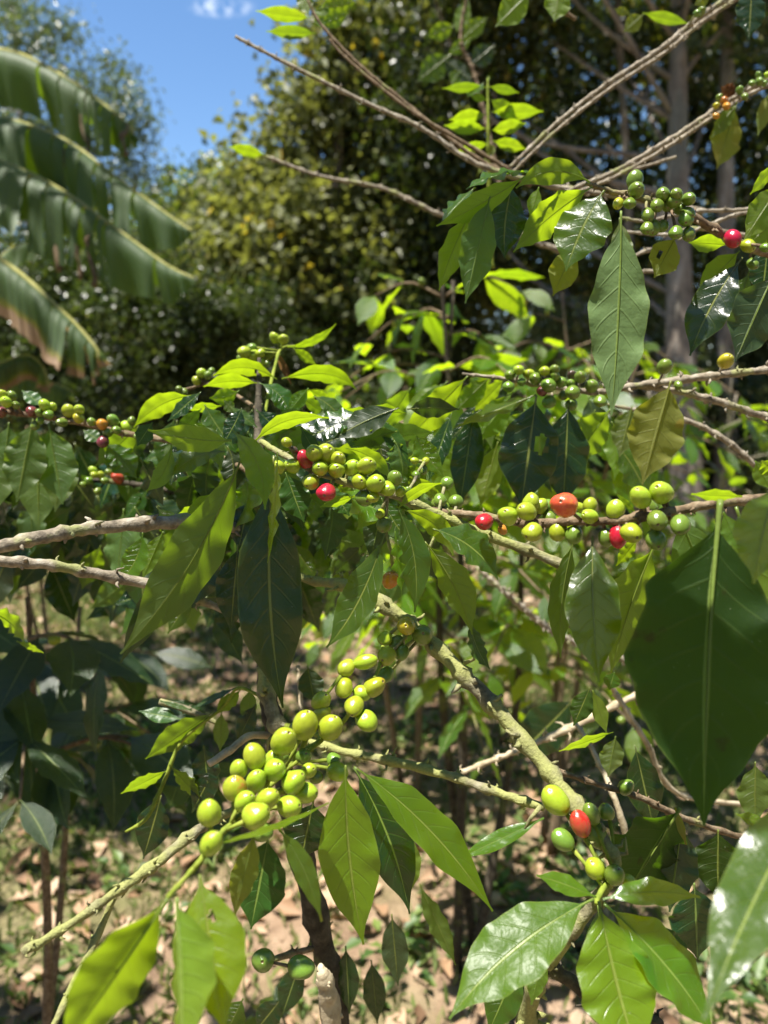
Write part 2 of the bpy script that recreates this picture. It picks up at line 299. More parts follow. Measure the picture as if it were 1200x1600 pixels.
# coffee cherry, unit radius, apex along +Z
CH = {}
def cherry_data(k0):
    vq = random.randrange(4); k = (k0, vq)
    if k in CH: return CH[k]
    n, s = 13, 18; th = np.linspace(0, np.pi, n); r = np.ones(n); zz = np.cos(th) * 1.10; rr = np.sin(th)
    zz[0] = 1.02; th1 = np.array([.10, .19, .26]); ring = [(1.03, .09), (1.10, .13), (1.09, .20)]
    pr = [(1.01, .0)] + ring + [(zz[i], rr[i]) for i in range(2, n - 1)] + [(-1.10, 0.0)]
    pr = np.array(pr); ang = np.linspace(0, 2 * np.pi, s, endpoint=False)
    v = [(0, 0, pr[0, 0])]; 
    for z, q in pr[1:-1]: v += [(q * math.cos(a) * (1 + .03 * math.cos(2 * a)), q * math.sin(a) * (1 - .03 * math.cos(2 * a)), z) for a in ang]
    v.append((0, 0, pr[-1, 0])); m = len(pr) - 2; f = [[0, 1 + j, 1 + (j + 1) % s] for j in range(s)]
    for i in range(m - 1): f += [[1 + i * s + j, 1 + (i + 1) * s + j, 1 + (i + 1) * s + (j + 1) % s, 1 + i * s + (j + 1) % s] for j in range(s)]
    e = len(v) - 1; f += [[1 + (m - 1) * s + j, e, 1 + (m - 1) * s + (j + 1) % s] for j in range(s)]
    gq = np.random.default_rng(60 + vq); v = np.array(v); a1, a2 = gq.normal(size=3) * 1.6, gq.normal(size=3) * 2.2; v = v * (1 + .045 * np.sin(v @ a1 + vq) + .025 * np.sin(v @ a2))[:, None] * np.array((1 + .05 * gq.normal(), 1, 1))
    CH[k] = mesh_data('coffee_cherry', v, f, CM[k0]); return CH[k]

# ------------------------------------------------------------------ a branch: bark tube with knots, then its cherries and leaves
def branch(par, pts, mat='grey', knots=1.0, name='branch', cherries=(), cd=None, rough=.05, label=None, seed=None, stubs=()):
    """pts: (x, y, distance, thickness in px); cherries: (x, y, size, kind, [distance, aspect])"""
    seed = abs(hash(tuple(pts[0]))) % 9999 if seed is None else seed; g = np.random.default_rng(seed)
    w3 = np.array([P(x, y, d) for x, y, d, _ in pts]); rad = np.array([t * d / F / 2 for _, _, d, t in pts])
    L = np.sum(np.linalg.norm(np.diff(w3, axis=0), axis=1)); n = int(np.clip(L / .004, 10, 120))
    c = spline(w3, n); r = np.interp(np.linspace(0, 1, n), np.linspace(0, 1, len(rad)), rad)
    r = r * (1 + .06 * np.sin(np.linspace(0, 60 * L, n) + seed)); c = c + g.normal(size=c.shape) * r[:, None] * .08
    m = MB(); rn = r.copy(); gap = max(3, int(.028 / (L / n)))
    ks = range(int(g.integers(2, 2 + gap)), n - 1, gap) if knots else []
    for k in ks: rn[max(0, k - 1):k + 2] *= 1 + .28 * knots * np.array([.5, 1, .5])[:len(rn[max(0, k - 1):k + 2])]
    m.tube(c, rn, 10, rough=rough, seed=seed); T = nrm(np.gradient(c, axis=0))
    for k in ks:
        for q in range(int(g.integers(2, 6))):
            dv = g.normal(size=3); dv -= T[k] * (dv @ T[k]); dv /= np.linalg.norm(dv); l = rn[k] * g.uniform(.5, 1.4) * knots; b0 = c[k] + dv * rn[k] * .7 + T[k] * g.normal() * rn[k] * .5
            m.tube([b0, b0 + dv * l * .6 + T[k] * l * .15, b0 + dv * l + T[k] * l * g.normal() * .4], np.array([.34, .24, .1]) * rn[k] * g.uniform(.7, 1.2), 5)
    for (x0, y0, x1, y1, dd, th) in stubs:
        a, b = P(x0, y0, dd), P(x1, y1, dd); m.tube([a, (a + b) / 2 + g.normal(size=3) * .001, b], np.array([1, .8, .5]) * th * dd / F / 2, 6, rough=.08, seed=seed)
    spots = []
    for ch in cherries:
        x, y, s, k = ch[:4]; dep = ch[4] if len(ch) > 4 and ch[4] else cd + g.uniform(-.012, .004); asp = ch[5] if len(ch) > 5 else g.uniform(1.0, 1.22)
        q = P(x, y, dep); i = int(np.argmin(np.linalg.norm(c - q, axis=1))); ax = q - c[i]; dist = np.linalg.norm(ax); rr = s * dep / F / 2
        if dist > .04: i2 = min([j for j in range(len(spots))], key=lambda j: np.linalg.norm(spots[j][0] - q), default=None); root = spots[i2][0] if i2 is not None else c[i]
        else: root = c[i]
        ax = nrm(q - root + 1e-6) + nrm(CAM - q) * .35 + g.normal(size=3) * .22; ax /= np.linalg.norm(ax)
        e = q - ax * rr * .9; m.tube([root, root * .45 + e * .55 - ax * rr * .3, e], [.0011, .0010, .0013], 5)
        spots.append((q, rr, k, ax, asp))
    o = m.build(name, BK[mat], par, c[0])
    if label: o['label'] = label
    for q, rr, k, ax, asp in spots:
        z = Vector(ax); rot = z.to_track_quat('Z', 'Y') ; e = bpy.data.objects.new('coffee_cherry', cherry_data(k)); COL.objects.link(e); e.parent = o
        e.location = q - WO[o.name]; e.rotation_mode = 'QUATERNION'; e.rotation_quaternion = rot; sq = 1 / asp ** .4; e.scale = (rr * sq * g.uniform(.94, 1.06), rr * sq, rr * asp ** .6)
        if k in CLABEL: e['label'] = CLABEL[k]
    o['_c'] = 0; del o['_c']; CURVE[o.name] = c
    return o
CURVE = {}

# ------------------------------------------------------------------ ground
def ground_mat():
    m, t = newmat('soil_and_litter'); tco = N(t, 'ShaderNodeTexCoord'); v = tco.outputs['Object']
    n1 = noise(t, 1.3, 4, v); n2 = noise(t, 9, 5, v, .7); n3 = noise(t, 60, 4, v, .7)
    vor = N(t, 'ShaderNodeTexVoronoi'); vor.inputs['Scale'].default_value = 16; t.links.new(v, vor.inputs['Vector'])
    soil = ramp(t, n2, [(.25, (.13, .085, .055)), (.5, (.30, .205, .135)), (.75, (.44, .32, .22))])
    lit = mixc(t, smooth(t, vor.outputs['Distance'], .0, .5), (.46, .33, .22), soil); soil = mixc(t, .35, soil, lit)
    green = ramp(t, n3, [(.3, (.05, .08, .02)), (.6, (.15, .18, .06)), (.8, (.27, .27, .11))])
    col = mixc(t, M(t, 'MULTIPLY', smooth(t, n1, .45, .62), .65), soil, green)
    bs = N(t, 'ShaderNodeBsdfPrincipled'); t.links.new(col, bs.inputs['Base Color']); bs.inputs['Roughness'].default_value = .95; bs.inputs['Specular IOR Level'].default_value = .1
    t.links.new(bump(t, M(t, 'ADD', n2, M(t, 'MULTIPLY', n3, .5)), 1.0, .04), bs.inputs['Normal'])
    o = N(t, 'ShaderNodeOutputMaterial'); t.links.new(bs.outputs[0], o.inputs['Surface']); return m
def gz(x, y): return .03 * np.sin(x * 1.7 + 1) * np.sin(y * 1.3) + .015 * np.sin(x * 5 + y * 4)
xs = np.concatenate([[-700, -200, -60, -25], np.linspace(-9, 9, 91), [25, 60, 200, 700]]); ys = np.concatenate([[-300, -60, -10], np.linspace(-1, 17, 91), [30, 70, 200, 900]])
gx, gy = np.meshgrid(xs, ys); gv = np.stack([gx, gy, np.where(np.abs(gx) < 30, gz(gx, gy), 0)], -1).reshape(-1, 3)
i = np.arange(len(ys) - 1)[:, None] * len(xs); j = np.arange(len(xs) - 1)[None]; gf = np.stack([i + j, i + j + 1, i + len(xs) + j + 1, i + len(xs) + j], -1).reshape(-1, 4)
tag(mesh('ground', gv, gf, ground_mat()), kind='structure')

def tint_mat(name, stops, trans, tf=.4, gloss=.35, spec=.5):
    m, t = newmat(name); a = N(t, 'ShaderNodeAttribute', attribute_name='tint'); geo = N(t, 'ShaderNodeNewGeometry')
    col = ramp(t, a.outputs['Fac'], stops); cu_ = mixc(t, geo.outputs['Backfacing'], col, mixc(t, .4, col, (.13, .16, .07)))
    bs = N(t, 'ShaderNodeBsdfPrincipled'); t.links.new(cu_, bs.inputs['Base Color']); bs.inputs['Roughness'].default_value = gloss; bs.inputs['Specular IOR Level'].default_value = spec
    tl = N(t, 'ShaderNodeBsdfTranslucent'); tr = mixc(t, 1.0, col, trans, 'MULTIPLY'); t.links.new(tr, tl.inputs['Color'])
    x = N(t, 'ShaderNodeMixShader'); x.inputs[0].default_value = tf; t.links.new(bs.outputs[0], x.inputs[1]); t.links.new(tl.outputs[0], x.inputs[2])
    o = N(t, 'ShaderNodeOutputMaterial'); t.links.new(x.outputs[0], o.inputs['Surface']); return m
def blade_cloud(pts, dirs, ups, L, W, fold=.15):
    """a folded diamond leaf at every point"""
    d = nrm(dirs); x = nrm(np.cross(d, ups)); z = np.cross(x, d); L = L[:, None]; W = W[:, None]
    v = np.stack([pts, pts + d * L * .45 + x * W + z * W * fold * 2, pts + d * L - z * L * .18, pts + d * L * .45 - x * W + z * W * fold * 2], 1).reshape(-1, 3)
    b = np.arange(len(pts))[:, None] * 4; f = np.concatenate([b + np.array([[0, 1, 2]]), b + np.array([[0, 2, 3]])], 0); return v, f
gmat = tint_mat('grass_blades', [(0, (.07, .11, .025)), (.6, (.17, .22, .06)), (.85, (.30, .29, .13)), (1, (.42, .34, .21))], (1.6, 1.8, .8), .35, .6, .2)
# grass: short blades, denser in patches
def patch(p): return .5 + .5 * np.sin(p[:, 0] * 2.1 + 1.3 * np.sin(p[:, 1] * 1.1)) * np.sin(p[:, 1] * 1.9 + .7 + np.sin(p[:, 0]))
gp = np.stack([rng.uniform(-3.2, 2.6, 150000), 1.0 + 7.5 * rng.power(1.0, 150000), np.zeros(150000)], 1)
gp = gp[(np.abs(gp[:, 0]) < gp[:, 1] * .6 + .5) & (rng.random(len(gp)) < .18 + .82 * patch(gp) ** 1.5)]; gp[:, 2] = gz(gp[:, 0], gp[:, 1])
ng = len(gp); gd = rng.normal(size=(ng, 3)) * .8 + (0, 0, .75); gd[:, 2] = np.abs(gd[:, 2]) + .1; gl = rng.uniform(.02, .075, ng)
v, f = blade_cloud(gp, gd, rng.normal(size=(ng, 3)), gl, gl * .07 + .0012); tag(mesh('grass', v, f, gmat, smooth=False, tint=np.repeat(np.clip(rng.normal(.45, .28, ng), 0, 1), 4)), kind='stuff')
# leaf litter: near leaves one by one, the rest as one mass
lmats = [tint_mat('litter', [(0, (.12, .07, .04)), (.5, (.34, .21, .12)), (1, (.52, .38, .26))], (1, .8, .5), .15, .6, .25)]
def dry_leaf_geo(g):
    n = 9; t = np.linspace(0, 1, n); cu2 = g.uniform(.1, .7); c = np.stack([g.uniform(-.1, .1) * t ** 2, t - .5, .04 + cu2 * .35 * (t - .5) ** 2], 1); nh = np.tile((0, 0, 1.), (n, 1))
    return leaf_geo(c, nh, g.uniform(.18, .34), n, 5, .3, g.uniform(-.2, .9), g.uniform(-.2, .4), .06, int(g.integers(1e6)), twist=g.uniform(-.7, .7))
DRY = []
for q in range(8):
    v, f, uv = dry_leaf_geo(rng); DRY.append(mesh_data('fallen_leaf', v, f, lmats[0], uv=uv, tint=np.full(len(v), [.25, .5, .75, .95, .4, .6, .85, .1][q])))
def on_ground(n, ymin, ymax, pw=1.0):
    out = []
    while len(out) < n:
        y = ymin + (ymax - ymin) * rng.random() ** pw; x = rng.uniform(-.52, .52) * y * 1.05; out.append((x, y, float(gz(x, y)) + .004))
    return np.array(out)
for q, p in enumerate(on_ground(230, 1.25, 4.6, 1.1)):
    o = bpy.data.objects.new('fallen_leaf', DRY[q % 8]); COL.objects.link(o); o.location = p; s_ = rng.uniform(.06, .13); o.scale = (s_,) * 3; o.rotation_euler = (rng.normal() * .25, rng.normal() * .25, rng.uniform(0, 6.28))
    tag(o, ('dark brown curled dry leaf lying on the ground', 'mid brown curled dry leaf lying on the ground', 'pale tan curled dry leaf lying on the ground')[(0, 1, 2, 2, 1, 1, 2, 0)[q % 8]], 'fallen leaf', 'dry fallen leaves scattered on the ground')
lp = on_ground(7000, 1.2, 13, .8); lp[:, 2] += .006; ld = rng.normal(size=(7000, 3)) * (1, 1, .22); lu = rng.normal(size=(7000, 3)) * .35 + (0, 0, 1); ll = rng.uniform(.03, .10, 7000)
v, f = blade_cloud(lp, ld, lu, ll, ll * .24, .3); tag(mesh('leaf_litter', v, f, lmats[0], smooth=False, tint=np.repeat(np.clip(rng.normal(.6, .25, 7000), 0, 1), 4)), kind='stuff')
wmat = tint_mat('weed_leaves', [(0, (.05, .10, .025)), (.6, (.10, .17, .04)), (1, (.2, .26, .07))], (2.0, 2.4, .8), .4, .45)
def weed(p, s, n):
    a = rng.uniform(0, 6.28, n); e = rng.uniform(.1, .9, n); d = np.stack([np.cos(a), np.sin(a), e], 1); b = p + np.stack([np.cos(a), np.sin(a), e * 1.3], 1) * (s * rng.uniform(0, .8, n))[:, None]
    l = s * rng.uniform(.35, .7, n); v, f = blade_cloud(b, d + rng.normal(size=(n, 3)) * .3, np.tile((0, 0, 1.), (n, 1)), l, l * .26, .2)
    return mesh('weed', v, f, wmat, None, p, smooth=False, tint=np.repeat(rng.random(n), 4))
wp = [G(760 + rng.uniform(-70, 200), rng.uniform(1290, 1560)) for _ in range(16)] + [G(x, y) for x, y in ((650, 1150), (640, 1165), (660, 1130), (640, 1540), (610, 1500), (665, 1470), (1130, 1540), (1170, 1520), (1100, 1570), (1180, 1570), (60, 1220), (90, 1240), (330, 1330), (200, 1370), (250, 1440), (230, 1290), (150, 1500), (60, 1540), (560, 1570), (480, 1560))] + list(on_ground(40, 2.4, 7))
for p in wp: tag(weed(np.array((p[0], p[1], float(gz(p[0], p[1])))), rng.uniform(.05, .11), int(rng.integers(10, 22))), 'small green weed growing among the dry leaves on the ground', 'weed', 'weeds growing in the ground cover')

# ------------------------------------------------------------------ trees
def crown_geo(clumps, n, size, droop=.5, shell=.5, aspect=.30, updev=.8):
    """clumps: (centre, (rx, ry, rz)); leaves gathered in sprays within every clump"""
    vol = np.array([r[0] * r[1] * r[2] for _, r in clumps]) ** .75; cnt = np.maximum(8, (vol / vol.sum() * n).astype(int)); Ps, Ts = [], []
    for (c, r), k in zip(clumps, cnt):
        ns = max(4, k // 16); q = nrm(rng.normal(size=(ns, 3))) * (rng.random((ns, 1)) ** shell); sp = np.array(c) + q * np.array(r)
        idx = rng.integers(0, ns, k); jit = rng.normal(size=(k, 3)) * size * 1.7; Ps.append(sp[idx] + jit); Ts.append(np.clip(.5 + rng.normal() * .08 + (rng.normal(size=ns) * .17)[idx] + rng.normal(size=k) * .10, 0, 1))
    p = np.vstack(Ps); n = len(p); d = rng.normal(size=(n, 3)); d[:, 2] = d[:, 2] * .6 - droop; up = rng.normal(size=(n, 3)) * updev + (0, 0, 1.0); l = size * rng.uniform(.6, 1.35, n)
    v, f = blade_cloud(p, d, up, l, l * aspect); return v, f, np.repeat(np.concatenate(Ts), 4)
def grow(par, base, clumps, r0, mat='tree', top=None, bend=.2, name='trunk', kmin=3):
    base = np.asarray(base, float); cs = np.array([c for c, _ in clumps]); top = cs[np.argmax(cs[:, 2])] if top is None else np.asarray(top, float)
    mid = (base + top) / 2 + rng.normal(size=3) * (.3, .3, 0) * bend * 2; tr = spline([base, base * .75 + mid * .25 + rng.normal(size=3) * bend * .2, mid, top], 26); m = MB(); m.tube(tr, np.linspace(r0, r0 * .25, 26), 10, rough=.05)
    for c in cs:
        k = int(np.clip(np.argmin(np.abs(tr[:, 2] - (c[2] - .75 * np.linalg.norm(c[:2] - top[:2]) - .3))), kmin, 22)); a = tr[k]; mm = (a + c) / 2 + (0, 0, -.06 * np.linalg.norm(c - a)) + rng.normal(size=3) * .08 * np.linalg.norm(c - a)
        m.tube(spline([a, mm, c], 9), np.linspace(r0 * .13, r0 * .03, 9), 6, rough=.05)
    return m.build(name, BK[mat], par, base)
def tree(name, label, base, clumps, n, size, mat, r0, droop=.5, shell=.5, aspect=.3, bmat='tree', group=None, cat='tree', top=None, bend=.2, updev=.8, kmin=3):
    base = np.array((base[0], base[1], 0.0)); t = thing(name, label, cat, base, group); grow(t, base, clumps, r0, bmat, top, bend, kmin=kmin)
    v, f, ti = crown_geo(clumps, n, size, droop, shell, aspect, updev); mesh('crown', v, f, mat, t, base, smooth=False, tint=ti); return t
def clumps_px(lst, depth_r=1.0):
    """clumps given by their place and radius as seen, and their distance"""
    return [(P(x, y, d), (r * d / F, r * d / F * depth_r, (rv if rv else r * .8) * d / F)) for x, y, d, r, rv in lst]
TM = {
 'pale': tint_mat('foliage_pale', [(0, (.05, .07, .035)), (.5, (.10, .13, .055)), (1, (.17, .20, .08))], (1.5, 1.6, .7), .35, .3),
 'mixed': tint_mat('foliage_mixed', [(0, (.07, .08, .032)), (.45, (.155, .165, .072)), (.85, (.21, .23, .095)), (.97, (.28, .25, .09)), (1, (.52, .36, .04))], (1.8, 1.8, .6), .42, .45, .3),
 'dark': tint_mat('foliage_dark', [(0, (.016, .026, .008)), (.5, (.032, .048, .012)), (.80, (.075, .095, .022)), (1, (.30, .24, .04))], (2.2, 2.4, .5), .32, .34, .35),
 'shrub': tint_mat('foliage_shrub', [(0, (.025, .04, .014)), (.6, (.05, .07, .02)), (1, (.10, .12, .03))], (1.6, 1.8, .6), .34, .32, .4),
 'lime': tint_mat('foliage_lime', [(0, (.05, .09, .018)), (.6, (.11, .15, .025)), (1, (.26, .24, .03))], (2.2, 2.4, .5), .42, .35),
}
# tall airy tree against the sky at the left
tree('tall_tree', 'tall airy grey green tree against the blue sky behind the banana leaves', P(60, 620, 19)[:2], clumps_px([(40, 60, 19, 60, 40), (90, 40, 19, 45, 35), (20, 10, 19.5, 40, 30), (110, 130, 19, 60, 40), (180, 120, 19, 42, 34), (160, 190, 19, 65, 45), (205, 170, 19, 40, 34), (60, 210, 19.5, 80, 60), (215, 215, 19, 40, 30), (130, 280, 19, 90, 55), (40, 310, 20, 80, 60), (220, 275, 19.5, 45, 36), (-40, 130, 19.5, 90, 80)]), 15000, .15, TM['pale'], .22, .9, .55, .22)
tree('distant_tree', 'small pale green distant tree below the patch of blue sky', P(330, 620, 27)[:2], clumps_px([(290, 320, 27, 60, 34), (350, 300, 27, 60, 36), (250, 370, 27, 70, 44), (420, 300, 27, 70, 50), (330, 380, 27, 100, 50), (200, 400, 27, 70, 44)]), 9000, .22, TM['lime'], .2, .6, .5, .3)
# tree with yellowing leaves in the middle
tree('yellowing_tree', 'broad tree with brownish green and yellow leaves in the middle distance', P(520, 620, 9)[:2] , clumps_px([(430, 260, 9.0, 70, 50), (370, 320, 9.2, 62, 45), (480, 180, 8.6, 70, 50), (560, 130, 8.8, 90, 70), (560, 250, 9, 90, 70), (640, 190, 9.5, 90, 90), (470, 350, 8.6, 95, 70), (370, 400, 9, 80, 55), (580, 380, 9, 100, 75), (660, 320, 9.5, 90, 75), (450, 440, 8.6, 95, 60), (340, 470, 9, 80, 52), (600, 480, 9, 110, 60), (640, 60, 8.6, 110, 70), (540, 40, 8.4, 70, 45), (720, 420, 9.4, 90, 80), (290, 490, 9.6, 80, 60)], 1.0), 27000, .12, TM['mixed'], .16, .7, .55, .34, updev=.9)
# big dark tree at the right with pale trunks
dk = clumps_px([(x, y, d + (.9 if y > -20 and x > 880 else 0), r, rv) for x, y, d, r, rv in [(720, 60, 7.2, 110, 80), (830, 40, 7, 120, 90), (780, 160, 7.6, 120, 80), (900, 160, 7.6, 120, 90), (940, 40, 7, 110, 80), (1040, 60, 7.2, 120, 90), (700, 260, 8, 110, 80), (820, 280, 8, 120, 80), (960, 290, 8.2, 120, 90), (1100, 180, 7.6, 110, 100), (1190, 80, 7, 110, 100), (1190, 260, 7.4, 110, 90), (720, 390, 8.4, 110, 70), (860, 400, 8.4, 120, 70), (1000, 430, 8.6, 130, 70), (1140, 400, 8.4, 120, 90), (640, 140, 7.8, 70, 60), (800, -130, 6.4, 190, 120), (1040, -260, 6.0, 200, 120), (640, -110, 6.4, 140, 90), (1240, -60, 6.0, 190, 160), (860, -300, 5.6, 260, 130), (1130, -460, 5.2, 260, 140), (620, -280, 5.8, 180, 110)]])
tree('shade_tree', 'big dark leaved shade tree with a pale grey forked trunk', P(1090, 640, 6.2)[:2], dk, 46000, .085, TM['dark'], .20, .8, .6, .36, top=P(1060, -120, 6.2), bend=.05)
tree('unseen_shade_tree', 'unseen leafy tree added at the left to shade the clearing', (-3.4, 1.4), [(np.array(q), (a, a, .32)) for q, a in (((-1.30, .70, 3.0), .45), ((-1.7, .5, 3.2), .5), ((-2.2, .4, 3.4), .6), ((-1.75, 1.9, 4.1), .45), ((-.9, 2.6, 4.3), .5), ((.1, 2.3, 4.4), .45), ((.5, 3.3, 4.6), .55), ((-.5, 3.9, 4.7), .55), ((-1.9, 3.3, 4.4), .5), ((-1.2, 4.6, 4.9), .5), ((1.2, 4.2, 4.9), .6))], 5000, .11, TM['dark'], .09, .6, .6, .4, top=(-2.6, 1.6, 4.6), kmin=22)  # unseen tree, added so its clumps shade the left shrub and the ground
# second trunk and more trunks in its shade
for (x, y, d, px, lab) in ((1158, 640, 6.5, 50, 'straight pale grey trunk of a tree at the right edge'), (1010, 640, 7.0, 24, 'thin leaning trunk in the dark shade behind the coffee shrubs'), (915, 640, 9.6, 22, 'slim dark trunk in the shade left of the pale trunks')):
    b = P(x, y, d); tp = P(x - (60 if px < 40 else 18), -260, d - .3); cl_ = [(tp + np.array((a_, b_, .2)), (.8, .8, .5)) for a_, b_ in ((0, 0), (.7, .3), (-.6, .4))]
    tree('tree', lab, b[:2], cl_, 2600, .085, TM['dark'], px * d / F / 2, .8, .6, .36, top=tp, bend=.06)
# dark glossy shrubs behind, at the left and under the trees: each a thing
sh = [(90, 470, 6.6, 110, 110, 'dark glossy shrub behind the drooping banana leaf'), (230, 440, 7.0, 110, 120, 'dark small leaved shrub under the pale tree, right of the banana plant'), (350, 540, 7.4, 90, 90, 'low dark shrub behind the top of the coffee shrub'), (480, 530, 8.2, 110, 80, 'dark shrub in the shade below the yellowing tree'), (640, 480, 8.6, 110, 110, 'dark shrub in deep shade behind the sunlit coffee leaves'), (800, 500, 9.0, 130, 110, 'dark shrub behind the sunlit middle coffee shrub'), (-40, 520, 6.4, 110, 140, 'dark shrub at the left edge behind the banana plant'), (960, 560, 7.5, 120, 110, 'grey green shrub low between the trunks'), (1120, 600, 6.8, 120, 100, 'grey green low shrub at the foot of the pale trunks'), (1230, 520, 6.6, 100, 160, 'grey green shrub at the right edge below the trunks')]
for (x, y, d, r, rv, lab) in sh:
    c = clumps_px([(x + rng.uniform(-.8, .8) * r, min(y + rng.uniform(-.75, 2.3) * rv, 735), d + rng.uniform(-.3, .5), r * rng.uniform(.35, .6), rv * rng.uniform(.35, .55)) for _ in range(18)]); cc_ = P(x, y, d)
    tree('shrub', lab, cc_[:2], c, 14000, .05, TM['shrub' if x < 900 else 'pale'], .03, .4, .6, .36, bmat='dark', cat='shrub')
# far wood closing the view under the crowns
fc = []
for x in range(-500, 1800, 70):
    for y in (330, 420, 500, 560, 600) + ((490, 540, 585) if x < 420 else ()): fc.append((x + rng.uniform(-30, 30), y + rng.uniform(-30, 30) + (60 if x < 300 else 0), 15 + rng.uniform(-1, 2), 70, 50))
for x in range(-60, 420, 45):
    for y in (545, 600, 640): fc.append((x, y, 12 + rng.uniform(-1, 1), 60, 46))
for x in range(600, 1500, 90):
    for y in (20, 120, 220): fc.append((x + rng.uniform(-30, 30), y + rng.uniform(-30, 30), 15 + rng.uniform(-1, 2), 62, 50))
for a in np.linspace(-215, 35, 34):
    for z in (1.2, 3.0, 5.0, 7.0, 8.6):
        q = R(a); rr = 8.5 + rng.uniform(-.6, 1.2); fc.append((None, np.array((rr * math.cos(q), rr * math.sin(q) - .5, z + rng.uniform(-.5, .5)))))
ring = [(c[1], (1.3, 1.3, 1.3)) for c in fc if c[0] is None]; fc = [c for c in fc if c[0] is not None]
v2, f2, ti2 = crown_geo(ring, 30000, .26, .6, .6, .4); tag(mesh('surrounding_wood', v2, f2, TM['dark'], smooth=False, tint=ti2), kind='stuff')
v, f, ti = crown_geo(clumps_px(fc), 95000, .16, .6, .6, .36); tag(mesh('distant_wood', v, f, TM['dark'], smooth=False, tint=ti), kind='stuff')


# ------------------------------------------------------------------ banana plant at the left
def banana_mat():
    m, t = newmat('banana_leaf'); uv = N(t, 'ShaderNodeUVMap'); sp = N(t, 'ShaderNodeSeparateXYZ'); t.links.new(uv.outputs[0], sp.inputs[0]); geo = N(t, 'ShaderNodeNewGeometry'); tco = N(t, 'ShaderNodeTexCoord')
    mp = N(t, 'ShaderNodeMapping'); mp.inputs['Scale'].default_value = (120, 1.5, 1); t.links.new(uv.outputs[0], mp.inputs[0]); n1 = noise(t, 1.0, 4, mp.outputs[0]); n2 = noise(t, 9, 4, tco.outputs['Object'])
    a = N(t, 'ShaderNodeAttribute', attribute_name='tint')
    top = mixc(t, n1, (.045, .12, .015), (.09, .19, .025)); und = mixc(t, n1, (.035, .075, .024), (.09, .135, .06)); col = mixc(t, geo.outputs['Backfacing'], top, und)
    dead = mixc(t, n2, (.16, .085, .035), (.50, .36, .22)); e = smooth(t, M(t, 'ADD', a.outputs['Fac'], M(t, 'MULTIPLY', M(t, 'SUBTRACT', n2, .5), .8)), .45, .62); yl = smooth(t, M(t, 'ADD', a.outputs['Fac'], M(t, 'MULTIPLY', M(t, 'SUBTRACT', n2, .5), .8)), .25, .5)
    col = mixc(t, e, mixc(t, M(t, 'MULTIPLY', yl, .7), col, (.30, .24, .03)), dead); tr = mixc(t, e, (.28, .44, .015), (.35, .18, .05))
    bs = N(t, 'ShaderNodeBsdfPrincipled'); t.links.new(col, bs.inputs['Base Color']); bs.inputs['Roughness'].default_value = .58; bs.inputs['Specular IOR Level'].default_value = .45; t.links.new(bump(t, n1, .4, .004), bs.inputs['Normal'])
    tl = N(t, 'ShaderNodeBsdfTranslucent'); t.links.new(tr, tl.inputs['Color']); x = N(t, 'ShaderNodeMixShader'); x.inputs[0].default_value = .36; t.links.new(bs.outputs[0], x.inputs[1]); t.links.new(tl.outputs[0], x.inputs[2])
    o = N(t, 'ShaderNodeOutputMaterial'); t.links.new(x.outputs[0], o.inputs['Surface']); return m
BM = banana_mat()
BK['rib'] = bark_mat('banana_midrib', (.18, .17, .04), (.34, .33, .11), (.42, .40, .18), 30, 0, bdist=.001)
BK['pseudo'] = bark_mat('banana_stem', (.07, .08, .03), (.20, .20, .08), (.30, .24, .13), 12, 0, bdist=.01)
bp = P(-230, 620, 2.9); ban = thing('banana_plant', 'banana plant with big torn drooping leaves at the left edge', 'banana plant', (bp[0], bp[1], 0))
st = np.array([(bp[0], bp[1], -.05), (bp[0] + .02, bp[1], .8), (bp[0] + .06, bp[1], 1.7), (bp[0] + .1, bp[1], 2.5)]); m_ = MB(); m_.tube(spline(st, 20), np.linspace(.13, .07, 20), 14, rough=.03); m_.build('pseudostem', BK['pseudo'], ban, (bp[0], bp[1], 0))
